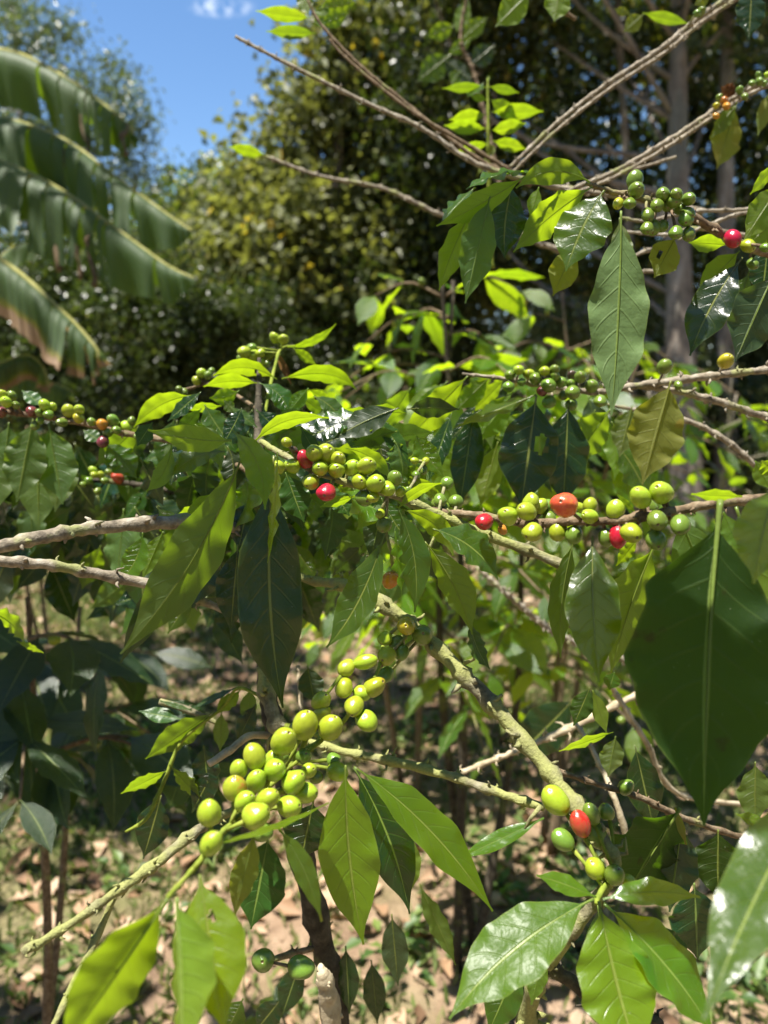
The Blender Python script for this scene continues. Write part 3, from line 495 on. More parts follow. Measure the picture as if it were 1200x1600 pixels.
def banana(pts, hang, d, brown=0.0, cuts=(), seed=0, dead=(), far=.7, rib=13):
    """pts: midrib in the photograph from the plant to the tip; hang: width in px of the drooping half, per point"""
    g = np.random.default_rng(seed); n = 60; root = P(-215, 330 if pts[0][1] < 300 else 480, d + .1); c = np.vstack([np.linspace(root, P(*pts[0], d), 8)[:-1], spline([P(x, y, d) for x, y in pts], n - 7)])
    wv = np.interp(np.linspace(0, 1, n - 7), np.linspace(0, 1, len(hang)), hang) * d / F; wv = np.concatenate([np.full(7, wv[0]), wv]); t = np.linspace(0, 1, n)
    m = MB(); m.tube(c, np.linspace(rib, rib * .35, n) * d / F / 2, 8); o = m.build('banana_leaf', BK['rib'], ban, c[0]); T = nrm(np.gradient(c, axis=0)); out = nrm(np.cross(T, (0, 0, 1.0))); 
    edges = [0.0] + sorted(cuts) + [1.0]
    for side in (1, -1):
        for a, b in zip(edges[:-1], edges[1:]):
            if b - a < .004: continue
            k = max(4, int((b - a) * n * 1.3)); tt = np.linspace(a + (.004 if a > 0 else 0), b - (.004 if b < 1 else 0), k); nv = 9; v_ = np.linspace(0, 1, nv)
            ci = np.stack([np.interp(tt, t, c[:, q]) for q in range(3)], 1); oi = nrm(np.stack([np.interp(tt, t, out[:, q]) for q in range(3)], 1)) * side; wi = np.interp(tt, t, wv) * (1 if side > 0 else far)
            ph = g.uniform(0, 6); tw = g.normal() * .32; sway = g.normal() * .06
            th0, th1 = R(-12), R(88) if side > 0 else R(70)
            ang = th0 + (th1 - th0) * np.clip(v_ * 2.4, 0, 1)[None] ** .8 + .12 * np.sin(tt[:, None] * 40 + ph) * v_[None] + tw * v_[None]
            dl = wi[:, None] / (nv - 1) * np.ones((1, nv)); xo = np.cumsum(np.cos(ang) * dl, 1) - np.cos(ang[:, :1]) * dl; zo = np.cumsum(-np.sin(ang) * dl, 1)
            ci2 = ci[:, None] + oi[:, None] * xo[..., None] + np.array((0, 0, 1.)) * zo[..., None] + T[np.clip((tt * (n - 1)).astype(int), 0, n - 1)][:, None] * ((sway + .25 * .2) * v_[None] ** 1.5 * wi[:, None])[..., None] + oi[:, None] * (.010 * np.sin(tt[:, None] * 90 + ph + 3 * np.sin(tt[:, None] * 23 + ph)) * v_[None])[..., None]
            i = np.arange(k - 1)[:, None] * nv; j = np.arange(nv - 1)[None]; f = np.stack([i + j, i + nv + j, i + nv + j + 1, i + j + 1], -1).reshape(-1, 4)
            if side < 0: f = f[:, ::-1]
            uv = np.stack(np.broadcast_arrays(tt[:, None], v_[None]), -1).reshape(-1, 2); tint = (np.clip((v_[None] - .45) * 1.3, 0, 1) * brown + np.clip((tt[:, None] - .9) * 8, 0, 1) * max(.25, brown) + 0 * tt[:, None]).reshape(-1)
            mesh('leaf_strip', ci2.reshape(-1, 3), f, BM, o, ci2[0, 0], uv=uv, tint=tint)
    for q in dead:
        ix = int(q * (n - 1)); a = c[ix]; L = wv[ix] * .95; kk = 10; zz = np.linspace(0, 1, kk)[:, None]; cl = a + np.array((0, 0, -1.)) * zz * L + out[ix] * .05 * np.sqrt(zz) + T[ix] * (.10 * zz * L + .012 * np.sin(zz * 9)); 
        mm = MB(); mm.tube(cl, np.linspace(.005, .009, kk) * (1 + .4 * g.normal(size=kk)), 7, rough=.25, seed=seed); mm.build('dead_strip', BK['brown'], o, a)
banana([(-20, 76), (40, 90), (110, 128), (160, 163), (200, 196), (208, 208)], [95, 95, 100, 95, 48, 8], 2.5, 0, (.36, .44, .52, .57, .60, .66, .73, .80, .84), 1, (.555, .82))
banana([(-20, 184), (40, 196), (110, 226), (190, 285), (260, 335), (300, 362)], [150, 150, 140, 100, 62, 6], 2.35, 0, (.33, .42, .47, .52, .57, .62, .70), 2, (.45,))
banana([(-20, 247), (40, 270), (110, 308), (190, 365), (260, 415), (304, 436)], [140, 140, 125, 100, 60, 8], 2.2, .12, (.33, .40, .47, .50, .53, .575, .60, .78), 3, (.50, .545, .42))
banana([(-30, 385), (30, 428), (80, 472), (120, 510), (150, 545), (154, 560)], [90, 95, 100, 90, 55, 12], 1.9, 1.15, (.50, .62, .75, .86), 4)
banana([(-60, 560), (-10, 565), (40, 580), (85, 600), (115, 612)], [60, 55, 50, 40, 6], 2.3, .0, (), 5, far=.5, rib=8)
banana([(-60, 600), (0, 570), (40, 556), (66, 572), (76, 605)], [50, 50, 45, 40, 10], 2.0, 1.1, (.8,), 6, far=.5, rib=8)
banana([(-60, 470), (-20, 425), (10, 395), (40, 380), (58, 400)], [40, 50, 55, 45, 8], 2.6, .0, (), 8, far=.6, rib=8)

# ------------------------------------------------------------------ coffee shrubs behind
def shoot(par, a, b, L, k, pair_gap=.055, mat='brown', r=.003, droop=.0, leafy=1.0, fruit=0, kinds='g', start=.15):
    """a leafy side branch from a to b (world), leaves in opposite pairs"""
    a = np.asarray(a, float); b = np.asarray(b, float); ln = np.linalg.norm(b - a); mid = (a + b) / 2 + (0, 0, .10 * ln) ; n = max(8, int(ln / .02)); c = spline([a, mid, b + (0, 0, -droop * ln)], n); T = nrm(np.gradient(c, axis=0))
    m = MB(); m.tube(c, np.linspace(r, r * .4, n), 6, rough=.06); o = m.build('branch', BK[mat], par, a); np_ = max(2, int(ln * (1 - start) / pair_gap)); cnt = 0
    for q in range(np_ + 1):
        if random.random() > leafy and q < np_ - 1: continue
        s = start + (1 - start) * q / np_; i = min(n - 1, int(s * (n - 1))); sd = np.cross(T[i], (0, 0, 1.0)); sd /= max(1e-6, np.linalg.norm(sd))
        if q % 2: sd = sd * .75 + np.array((0, 0, .5))
        for sg in (1, -1):
            d = sd * sg * .8 + T[i] * random.uniform(.2, .8) + np.array((0, 0, random.uniform(-.75, .05))) + np.random.default_rng(cnt).normal(size=3) * .15; cnt += 1
            gleaf(o, c[i], d, (random.gauss(0, .25), random.gauss(0, .25), 1), L * random.uniform(.65, 1.15) * (1 - .25 * (q == np_)), random.choice(kinds))
    for q in range(fruit):
        i = random.randrange(n // 3, n - 1); e = bpy.data.objects.new('coffee_cherry', cherry_data(random.choice('gggggddddddddy'))); COL.objects.link(e); e.parent = o; rr = .0075 * random.uniform(.8, 1.1)
        dv = np.random.default_rng(q + cnt).normal(size=3); dv /= np.linalg.norm(dv); e.location = c[i] + dv * (rr + r) - WO[o.name]; e.scale = (rr,) * 3; e.rotation_euler = Vector(dv).to_track_quat('Z', 'Y').to_euler()
    return o
def bush(label, bx, by, base, height, nst, nbr, spread, L, kinds, seed, mat='dark', fruit=0, leafy=.9, zmin=.3, r=.012, group=None, lean=.12, cat='coffee shrub', name='coffee_shrub', arc=(0, 6.28)):
    random.seed(seed); g = np.random.default_rng(seed); t = thing(name, label, cat, base, group)
    for s in range(nst):
        b = np.array(base) + g.normal(size=3) * (.06, .06, 0) * (s > 0); tp = b + np.array((g.normal() * lean, g.normal() * lean, height * g.uniform(.85, 1.05))); c = spline([b, (b + tp) / 2 + g.normal(size=3) * .05, tp], 22); m = MB(); m.tube(c, np.linspace(r, r * .3, 22), 8, rough=.06); st_ = m.build('stem', BK[mat], t, b)
        for q in range(nbr):
            f = zmin + (1 - zmin) * (q + g.random()) / nbr; i = int(f * 21); az = g.uniform(*arc); ln = spread * (1.15 - .75 * f) * g.uniform(.7, 1.2); e = c[i] + np.array((math.cos(az) * ln, math.sin(az) * ln, ln * g.uniform(-.1, .35)))
            shoot(t, c[i], e, L, 'g', .07, 'brown' if mat == 'dark' else mat, .0035, .18, leafy, fruit, kinds)
    return t
def at(x, y, d):
    p = P(x, y, d); return (p[0], p[1], float(gz(p[0], p[1])))
bush('sunlit coffee shrub with lime green leaves on slim dark stems behind the fruit', 0, 0, at(725, 900, 1.62), 1.55, 3, 15, .42, .13, 'ygyyg', 11, 'dark', 1, .95, .50, .013)
bush('coffee shrub with lime and yellow leaves beyond the middle, left of the slim dark stems', 0, 0, at(655, 800, 2.5), 1.45, 3, 14, .60, .13, 'ygyoy', 12, 'brown', 0, .9, .45)
bush('coffee shrub with bright leaves right of the middle, below the hanging sage green leaf', 0, 0, at(880, 800, 2.1), 1.6, 3, 13, .55, .13, 'ygyg', 13, 'brown', 1, .85, .5)
bush('half bare coffee shrub with thin grey stems behind the big dark leaf', 0, 0, at(1010, 800, 2.9), 1.4, 4, 6, .5, .12, 'gyg', 14, 'grey', 0, .35, .3, .010)
bush('half bare coffee shrub with thin grey twigs at the right edge', 0, 0, at(1180, 800, 2.5), 1.5, 4, 6, .5, .12, 'gyg', 15, 'grey', 0, .4, .3, .010)
left_shrub = bush('shaded coffee shrub with dark leaves at the lower left edge', 0, 0, at(-130, 1000, .98), 1.22, 2, 6, .34, .15, 'dd', 16, 'brown', 1, .8, .82, .010)
bush('dim green coffee shrub in the left middle distance below the banana leaves', 0, 0, at(60, 800, 3.2), 1.25, 2, 8, .55, .14, 'dgdg', 18, 'brown', 0, .95, .62)
bush('dim coffee shrub in the middle distance behind the sunlit leaf tips', 0, 0, at(400, 800, 4.4), 1.2, 2, 9, .7, .15, 'gdgyd', 19, 'brown', 0, .95, .5)
bush('low coffee seedling with drooping leaves between the stems', 0, 0, at(600, 1440, 1.35), .50, 1, 5, .2, .10, 'dgg', 17, 'dark', 0, .9, .3, .006)

# ------------------------------------------------------------------ the main coffee shrub in the centre
base = P(515, 1500, .62); base = (base[0], base[1], 0.0)
main = thing('coffee_shrub', 'fruiting coffee shrub in the centre with the big green cherry cluster', 'coffee shrub', base)
random.seed(5)
b_ = np.array(base); gpx = lambda p: p
# trunk, from the ground up to the leafy tip
tr_top = [P(530, 1640, .60), P(505, 1480, .58), P(462, 1300, .555), P(432, 1150, .545), P(416, 1060, .545), P(408, 900, .56), P(405, 760, .58), P(404, 640, .62), P(405, 560, .64)]
c = spline([b_, (b_ + tr_top[0]) / 2 + (.02, 0, 0)] + tr_top, 90); mt = MB(); mt.tube(c, np.interp(np.linspace(0, 1, 90), [0, .4, .65, .8, 1], [.012, .0085, .0062, .005, .0016]) * (1 + .12 * np.sin(np.linspace(0, 120, 90))), 12, rough=.07); trunk = mt.build('trunk', BK['dark'], main, b_)  # dark bark puts the trunk's shade into its colour
D = .45
A1 = branch(main, [(408, 690, .50, 9), (445, 712, .47, 9), (500, 740, .455, 9), (560, 760, .455, 10), (620, 775, .46, 12), (690, 806, .465, 15), (760, 836, .465, 15), (830, 862, .465, 15), (893, 888, .46, 13)], 'lich', 1.0, cd=.45, cherries=[
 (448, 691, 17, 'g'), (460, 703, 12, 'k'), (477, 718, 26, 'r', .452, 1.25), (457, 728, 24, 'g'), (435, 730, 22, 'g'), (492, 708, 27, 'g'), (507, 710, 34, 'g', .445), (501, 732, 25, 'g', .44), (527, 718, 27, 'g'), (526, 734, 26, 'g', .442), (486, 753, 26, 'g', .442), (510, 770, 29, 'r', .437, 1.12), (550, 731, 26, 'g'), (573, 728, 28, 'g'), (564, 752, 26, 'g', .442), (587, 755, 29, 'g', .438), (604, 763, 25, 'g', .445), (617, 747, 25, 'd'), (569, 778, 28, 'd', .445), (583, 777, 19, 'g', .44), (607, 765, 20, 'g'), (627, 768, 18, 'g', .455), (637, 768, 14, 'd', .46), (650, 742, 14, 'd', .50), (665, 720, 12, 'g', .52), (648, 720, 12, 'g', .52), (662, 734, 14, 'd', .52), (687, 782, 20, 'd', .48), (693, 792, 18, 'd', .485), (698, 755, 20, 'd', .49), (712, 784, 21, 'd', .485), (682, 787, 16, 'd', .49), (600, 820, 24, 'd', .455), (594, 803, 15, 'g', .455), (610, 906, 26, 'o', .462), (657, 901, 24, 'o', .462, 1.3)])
A2 = branch(main, [(408, 880, .60, 10), (480, 905, .57, 13), (540, 915, .53, 17), (585, 935, .495, 21), (640, 975, .485, 22), (700, 1030, .475, 22), (760, 1092, .465, 23), (830, 1172, .45, 24), (885, 1240, .435, 23), (935, 1305, .42, 21), (962, 1350, .415, 20), (935, 1400, .41, 18), (880, 1470, .42, 22), (842, 1530, .44, 24), (820, 1600, .47, 24)], 'lich', 1.25, cd=.47, cherries=[(635, 978, 29, 'y', .465), (660, 992, 34, 'd', .472, 1.2), (602, 998, 22, 'g', .475), (620, 1005, 24, 'd', .478), (605, 1025, 30, 'g', .463), (628, 1020, 22, 'd', .473), (602, 1055, 26, 'd', .472, 1.3)], stubs=[(812, 1150, 790, 1140, .45, 8), (765, 1100, 785, 1085, .46, 9), (845, 1260, 820, 1295, .43, 8)])
A2b = branch(main, [(850, 1505, .43, 20), (905, 1540, .43, 20), (970, 1575, .44, 18), (1030, 1600, .45, 16)], 'dark', 1.2)
A3 = branch(main, [(450, 1150, .545, 11), (530, 1172, .52, 12), (600, 1187, .505, 13), (690, 1208, .49, 13), (760, 1232, .475, 13), (850, 1262, .455, 12)], 'lich', 1.3)
A4 = branch(main, [(430, 1130, .54, 9), (500, 1150, .47, 9), (475, 1175, .44, 9), (440, 1210, .41, 8), (385, 1265, .375, 8), (340, 1308, .34, 8), (300, 1360, .305, 8), (262, 1402, .275, 8)], 'green', .7, cd=.40, cherries=[
 (443, 1158, 42, 'g', .385, 1.2), (476, 1133, 41, 'g', .40, 1.15), (516, 1137, 40, 'g', .405, 1.1), (502, 1095, 30, 'g', .425, 1.25), (503, 1115, 28, 'g', .425), (463, 1140, 26, 'd', .42), (475, 1181, 24, 'd', .405), (398, 1182, 36, 'g', .375, 1.15), (427, 1188, 31, 'g', .39), (429, 1203, 37, 'g', .375, 1.2), (373, 1202, 30, 'g', .375, 1.15), (367, 1232, 38, 't', .36, 1.1), (400, 1220, 33, 'g', .37, 1.2), (418, 1248, 34, 'g', .36), (382, 1252, 32, 'g', .355, 1.15), (400, 1275, 41, 'g', .345), (459, 1222, 36, 'g', .375, 1.15), (482, 1204, 24, 'g', .395), (477, 1238, 34, 'g', .38), (452, 1260, 36, 'g', .365), (328, 1271, 38, 'g', .33, 1.15), (330, 1318, 36, 'g', .305, 1.2), (521, 1187, 21, 'd', .42), (527, 1205, 32, 'g', .415, 1.2), (541, 1044, 26, 'g', .44, 1.15), (571, 1034, 28, 'g', .44, 1.45), (538, 1075, 28, 'g', .435, 1.2), (565, 1083, 26, 'g', .44), (585, 1073, 32, 't', .44), (554, 1103, 30, 'g', .43), (573, 1126, 32, 'g', .43), (494, 1215, 20, 'd', .41), (440, 1183, 22, 'd', .40), (410, 1300, 30, 'd', .36)])
A4b = branch(main, [(520, 1150, .455, 6), (560, 1095, .45, 6), (590, 1050, .455, 6), (598, 1010, .47, 6)], 'green', .6)
A5 = branch(main, [(445, 1235, .545, 12), (380, 1260, .49, 13), (320, 1290, .44, 15), (240, 1352, .41, 15), (175, 1398, .395, 14), (100, 1450, .385, 13), (36, 1488, .375, 12)], 'lich', 1.0, rough=.08)
A5b = branch(main, [(178, 1402, .40, 10), (150, 1468, .395, 11), (118, 1530, .385, 11), (80, 1610, .37, 10)], 'lich', 1.1)
A6 = branch(main, [(408, 838, .56, 20), (340, 818, .53, 20), (270, 816, .50, 21), (150, 825, .47, 20), (75, 838, .45, 20), (-20, 858, .43, 20)], 'grey', .9, rough=.06)
A7 = branch(main, [(412, 985, .56, 10), (330, 945, .55, 12), (225, 912, .53, 16), (130, 893, .51, 16), (65, 881, .495, 16), (-20, 876, .48, 16)], 'grey', 1.1)
A8 = branch(main, [(405, 745, .58, 8), (340, 712, .60, 9), (270, 690, .61, 9), (200, 678, .62, 9), (120, 660, .625, 8), (55, 650, .63, 8), (-30, 638, .63, 7)], 'brown', .8, cd=.62, cherries=[(3, 617, 17, 'g'), (18, 619, 16, 'd'), (9, 628, 19, 'g', .61), (25, 633, 13, 'd'), (2, 644, 18, 'p'), (50, 643, 17, 'p'), (62, 645, 14, 'd'), (70, 633, 19, 'g'), (82, 636, 14, 'g'), (76, 648, 15, 'd'), (63, 657, 13, 'd'), (55, 665, 14, 'd'), (97, 660, 17, 'd', .61, 1.5), (107, 642, 20, 'g'), (124, 640, 16, 'g'), (123, 653, 18, 'y', .61), (143, 659, 14, 'd'), (160, 663, 18, 'o', .61, 1.2), (177, 657, 20, 'd'), (168, 676, 15, 'd'), (182, 672, 14, 'd'), (197, 667, 18, 'g'), (205, 658, 13, 'd'), (161, 690, 19, 'p', .61), (215, 682, 12, 'd')])
A9 = branch(main, [(400, 800, .62, 8), (330, 783, .68, 9), (260, 765, .73, 9), (200, 755, .76, 8), (130, 748, .80, 7)], 'dark', .9, cd=.77, cherries=[(145, 735, 13, 'g'), (158, 742, 12, 'g'), (139, 751, 13, 'd'), (164, 751, 12, 'd'), (184, 747, 18, 'r', .76, 1.35), (153, 767, 12, 'd'), (130, 757, 10, 'd'), (147, 742, 11, 'g'), (170, 738, 11, 'd')])
A10 = branch(main, [(404, 690, .61, 7), (430, 570, .66, 5), (440, 545, .68, 4), (460, 540, .69, 3)], 'green', .6, cd=.68, cherries=[(429, 528, 16, 'g'), (443, 530, 16, 'g'), (382, 550, 19, 'g'), (394, 543, 14, 'd'), (398, 555, 18, 'g'), (407, 552, 14, 'g'), (378, 560, 14, 'd'), (408, 565, 13, 'g'), (416, 569, 12, 'd')])
A11 = branch(main, [(404, 640, .62, 7), (360, 612, .66, 6), (325, 600, .69, 5), (285, 612, .72, 4)], 'brown', .6, cd=.70, cherries=[(315, 583, 14, 'g'), (325, 587, 13, 'd'), (330, 580, 11, 'd'), (307, 595, 14, 'g'), (287, 613, 13, 'd'), (267, 623, 11, 'd'), (280, 608, 11, 'd')])
trunk_lit = branch(main, [(410, 1040, .535, 18), (418, 1085, .53, 23), (428, 1125, .525, 24), (440, 1160, .53, 20)], 'lich', 1.3, rough=.1)  # lichen bark sleeve over the trunk, painting its sunlit stretch
A12 = branch(main, [(432, 1150, .545, 12), (390, 1150, .52, 11), (360, 1172, .50, 11), (326, 1194, .49, 11)], 'pale', .5)
A13 = branch(main, [(500, 1480, .58, 9), (455, 1490, .56, 10), (415, 1505, .53, 9)], 'brown', 1.0, cd=.50, cherries=[(412, 1500, 36, 'd', .50, 1.2), (470, 1512, 36, 'd', .50)])
A14 = branch(main, [(525, 1660, .56, 26), (515, 1570, .55, 30), (505, 1525, .54, 22), (500, 1508, .54, 8)], 'pale', .4, name='cut_stem')

# leaves of the upper tip
L = leaf
L(A11, 433, 593, 333, 587, 27, 'G', .63, m=(0, -16), k='y', holes=[(.35, .33, .12, .05)])
L(A11, 402, 599, 318, 604, 24, 'G', .62, m=(0, -6), k='y')
L(A11, 374, 610, 327, 622, 26, 'H', .60, m=(0, 4), k='y')
L(A10, 440, 592, 557, 609, 28, 'G', .63, m=(12, -16), k='y')
L(A10, 404, 598, 452, 660, 32, 'U', .60, m=(12, -8), k='g', nx=.15)
L(A10, 482, 606, 450, 645, 24, 'H', .60, k='y')
L(A10, 490, 619, 534, 662, 28, 'U', .60, m=(6, -4), k='u')
L(A10, 483, 609, 520, 628, 15, 'G', .61, k='y')
L(A10, 449, 542, 525, 506, 13, 'G', .68, m=(4, 8), k='y', wave=.3)
L(A10, 458, 544, 494, 570, 16, 'G', .68, k='y')
L(A10, 432, 548, 455, 600, 12, (.5, 0, .8), .68, k='b')
L(A10, 366, 645, 350, 625, 18, 'H', .60, k='g')
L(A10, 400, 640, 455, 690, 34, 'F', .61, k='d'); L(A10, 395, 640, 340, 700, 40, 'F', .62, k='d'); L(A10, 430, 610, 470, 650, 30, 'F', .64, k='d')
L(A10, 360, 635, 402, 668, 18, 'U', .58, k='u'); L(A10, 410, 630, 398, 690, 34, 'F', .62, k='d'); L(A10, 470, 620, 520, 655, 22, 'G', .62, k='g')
L(A1, 530, 642, 597, 692, 28, 'G', .56, m=(10, -12), k='y')
L(A1, 585, 653, 640, 730, 28, 'U', .54, m=(2, -6), k='u', nx=.2)
L(A1, 520, 650, 560, 690, 22, 'G', .56, k='g'); L(A1, 530, 665, 585, 715, 26, 'F', .56, k='d'); L(A1, 550, 690, 600, 700, 20, 'G', .54, k='g')
L(A1, 540, 700, 610, 750, 24, 'G', .52, m=(8, -8), k='y'); L(A1, 470, 668, 500, 720, 24, 'U', .50, k='u'); L(A1, 640, 745, 685, 790, 18, 'G', .50, m=(6, -5), k='y')
L(A1, 622, 795, 690, 755, 17, 'G', .45, m=(-4, -7), k='y')
L(A1, 398, 690, 514, 653, 24, 'G', .43, m=(-8, -14), k='y', nx=-.1)
L(A8, 362, 688, 231, 672, 42, 'H', .40, m=(6, 6), k='y', wave=.16)
L(A8, 362, 672, 414, 796, 46, (.25, .55, .75), .40, m=(14, -10), k='y', wave=.18)
L(A1, 378, 712, 188, 1022, 86, (-.55, .35, -.7), .415, m=(16, 10), k='g', wave=.14, fold=.3, n1=(-.2, .1, -.9))
L(A1, 300, 850, 188, 1036, 46, (.5, .2, .8), .435, k='d', m=(-6, 8))
L(A6, 223, 832, 182, 914, 38, (.2, .62, .78), .55, m=(8, 4), k='y', fold=.3); L(A6, 255, 830, 222, 905, 32, 'H', .56, k='y'); L(A6, 270, 820, 330, 790, 30, 'G', .56, k='y')
L(A1, 428, 712, 442, 1106, 104, (.12, .32, .95), .43, m=(-14, 10), k='d', pet=.12, wave=.14, fold=.12, curl=.25)
L(A1, 433, 706, 418, 880, 20, (-.8, .2, .4), .42, m=(4, 0), k='y', wave=.2)
L(A1, 601, 833, 510, 1012, 56, (-.25, .45, .85), .45, m=(6, 14), k='g', fold=.35)
L(A1, 446, 738, 475, 816, 50, (0, .25, .95), .47, k='u', wave=.16); L(A1, 520, 765, 546, 806, 34, (.2, .4, .9), .47, k='u'); L(A1, 555, 775, 500, 792, 16, 'G', .46, k='y')
L(A1, 622, 796, 648, 957, 48, (.05, .62, .8), .445, m=(12, -6), k='g', fold=.28); L(A1, 617, 830, 628, 930, 16, (-.9, .1, .3), .44, k='y', wave=.5)
L(A1, 628, 796, 708, 868, 34, (.2, .5, -.8), .45, m=(14, -10), k='y'); L(A1, 676, 826, 778, 906, 50, (.25, .72, .62), .44, m=(10, -10), k='g', wave=.16, fold=.3)
L(A1, 664, 846, 738, 992, 50, (.55, .3, -.75), .45, m=(8, -4), k='g', fold=.35); L(A1, 733, 968, 766, 1046, 26, (.6, .4, .6), .455, m=(-4, 4), k='u', wave=.2)
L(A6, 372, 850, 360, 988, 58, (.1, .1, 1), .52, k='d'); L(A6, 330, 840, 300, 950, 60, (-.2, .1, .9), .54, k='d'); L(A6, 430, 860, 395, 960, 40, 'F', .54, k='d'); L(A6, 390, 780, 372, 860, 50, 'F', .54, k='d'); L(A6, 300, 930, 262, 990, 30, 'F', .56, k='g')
L(A8, 300, 618, 209, 668, 34, 'G', .60, m=(-4, -10), k='y'); L(A8, 314, 612, 262, 658, 22, (-.5, .2, .8), .58, k='d'); L(A8, 346, 634, 290, 640, 16, 'G', .60, k='y'); L(A8, 238, 660, 214, 697, 28, 'U', .50, k='u'); L(A8, 352, 706, 262, 748, 34, (-.1, .5, .8), .52, m=(-4, -12), k='g')
L(A8, 268, 694, 228, 768, 28, (.4, .4, -.8), .52, k='y', m=(8, 6)); L(A8, 166, 690, 214, 748, 46, (.1, .75, .65), .63, k='g', wave=.2); L(A8, 130, 672, 158, 690, 22, 'U', .64, k='u'); L(A8, 34, 610, 68, 634, 22, 'U', .66, k='u'); L(A8, 290, 690, 260, 740, 30, 'F', .62, k='d')
for a in ((52, 655, 26, 785, 62), (76, 662, 98, 788, 62), (14, 660, 4, 765, 54), (104, 690, 86, 800, 50), (60, 690, 60, 830, 58), (-10, 690, -6, 800, 60)): L(A8, *a[:4], a[4], (-.1, .45, -.85), .64 + random.uniform(0, .06), k='g', wave=.16)
L(A7, -14, 958, 38, 1004, 30, (.2, .7, -.6), .36, k='y', m=(4, -8)); L(A7, 26, 1002, 68, 1020, 11, 'G', .36, k='y')
# leaves round the green cluster
L(A4, 540, 1196, 568, 1476, 92, (-.05, .5, .87), .40, m=(-8, 0), k='n', fold=.2, curl=.1); L(A4, 553, 1200, 640, 1428, 78, (.35, .1, .9), .435, m=(10, -6), k='d'); L(A4, 553, 1198, 770, 1424, 64, (.35, .62, .7), .42, m=(10, -14), k='y', fold=.3)
L(A4, 430, 1288, 503, 1440, 34, (.5, .35, .8), .335, m=(6, -10), k='s', pet=.12); L(A4, 420, 1305, 392, 1452, 84, (0, .55, .83), .39, k='u'); L(A4, 398, 1300, 366, 1432, 42, (-.4, .3, -.85), .36, k='o'); L(A4, 490, 1250, 470, 1345, 74, (.1, .35, .9), .43, k='d')
L(A4, 322, 1322, 514, 1254, 17, (-.1, .95, .1), .30, .36, m=(0, 8), k='y')
L(A4, 262, 1402, 92, 1650, 98, (-.3, .6, -.75), .275, .25, k='y', wave=.06, m=(-4, 8)); L(A4, 278, 1402, 285, 1660, 74, (.35, .5, -.8), .28, .25, k='n', wave=.06, fold=.4); L(A4, 312, 1366, 350, 1612, 106, (.1, .45, .88), .29, .265, k='n', wave=.06, curl=.3, holes=[(.62, .29, .085, .042)])
L(A13, 612, 1428, 622, 1540, 42, 'H', .60, k='d'); L(A13, 655, 1380, 712, 1508, 32, (.4, .3, -.8), .58, k='g'); L(A13, 540, 1478, 546, 1584, 36, 'F', .58, k='d'); L(A13, 380, 1560, 350, 1620, 40, 'U', .52, k='g'); L(A13, 640, 1300, 640, 1400, 36, 'H', .55, k='y');
for bx, by, tx, ty, wd_ in ((470, 1500, 440, 1590, 40), (520, 1440, 480, 1480, 26), (440, 1560, 400, 1610, 40), (580, 1500, 590, 1600, 36)): L(A13, bx, by, tx, ty, wd_, 'F', .62, k='d')
# small shoot left of the trunk
S1 = branch(main, [(412, 1090, .55, 5), (372, 1076, .56, 5), (345, 1108, .57, 5), (285, 1157, .57, 5), (258, 1217, .565, 6), (230, 1277, .56, 6), (196, 1300, .56, 4)], 'green', .8)
for a in ((370, 1074, 297, 1108, 12, (0, .9, .4), 'd'), (376, 1078, 337, 1117, 24, 'G', 'y'), (392, 1075, 384, 1132, 26, 'H', 'g'), (346, 1112, 344, 1174, 24, 'H', 'g'), (284, 1124, 217, 1111, 24, 'U', 'u'), (334, 1112, 227, 1186, 42, (-.3, .4, -.8), 'g'), (261, 1204, 189, 1240, 22, 'G', 'y'), (268, 1198, 314, 1250, 22, 'G', 'y'), (252, 1243, 224, 1342, 52, 'F', 'd'), (318, 1164, 326, 1238, 42, 'F', 'd'), (340, 1190, 300, 1270, 40, 'F', 'd'), (400, 1100, 370, 1160, 30, 'F', 'd'), (480, 1040, 492, 1100, 40, 'H', 'd'), (300, 1110, 250, 1095, 8, 'U', 'u')): L(S1, *a[:5], a[5], .57, k=a[6])
S2 = branch(main, [(475, 1150, .60, 7), (470, 1100, .61, 7), (466, 1040, .62, 7)], 'pale', .2)
S3 = branch(main, [(340, 1130, .60, 8), (300, 1112, .60, 10), (250, 1096, .60, 9)], 'lich', .8)
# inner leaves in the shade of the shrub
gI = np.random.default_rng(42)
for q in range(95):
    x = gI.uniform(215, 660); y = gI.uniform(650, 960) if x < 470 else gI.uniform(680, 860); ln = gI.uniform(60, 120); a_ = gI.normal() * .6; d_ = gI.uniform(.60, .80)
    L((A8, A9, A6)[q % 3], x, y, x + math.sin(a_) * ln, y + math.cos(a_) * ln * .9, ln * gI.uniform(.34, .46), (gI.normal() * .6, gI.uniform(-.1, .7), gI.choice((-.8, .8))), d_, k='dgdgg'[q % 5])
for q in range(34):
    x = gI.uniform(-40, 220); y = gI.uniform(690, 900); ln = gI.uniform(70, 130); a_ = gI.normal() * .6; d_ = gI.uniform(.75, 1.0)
    L(A9, x, y, x + math.sin(a_) * ln, y + math.cos(a_) * ln * .9, ln * gI.uniform(.34, .46), (gI.normal() * .6, gI.uniform(-.1, .7), gI.choice((-.8, .8))), d_, k='dgd'[q % 3])

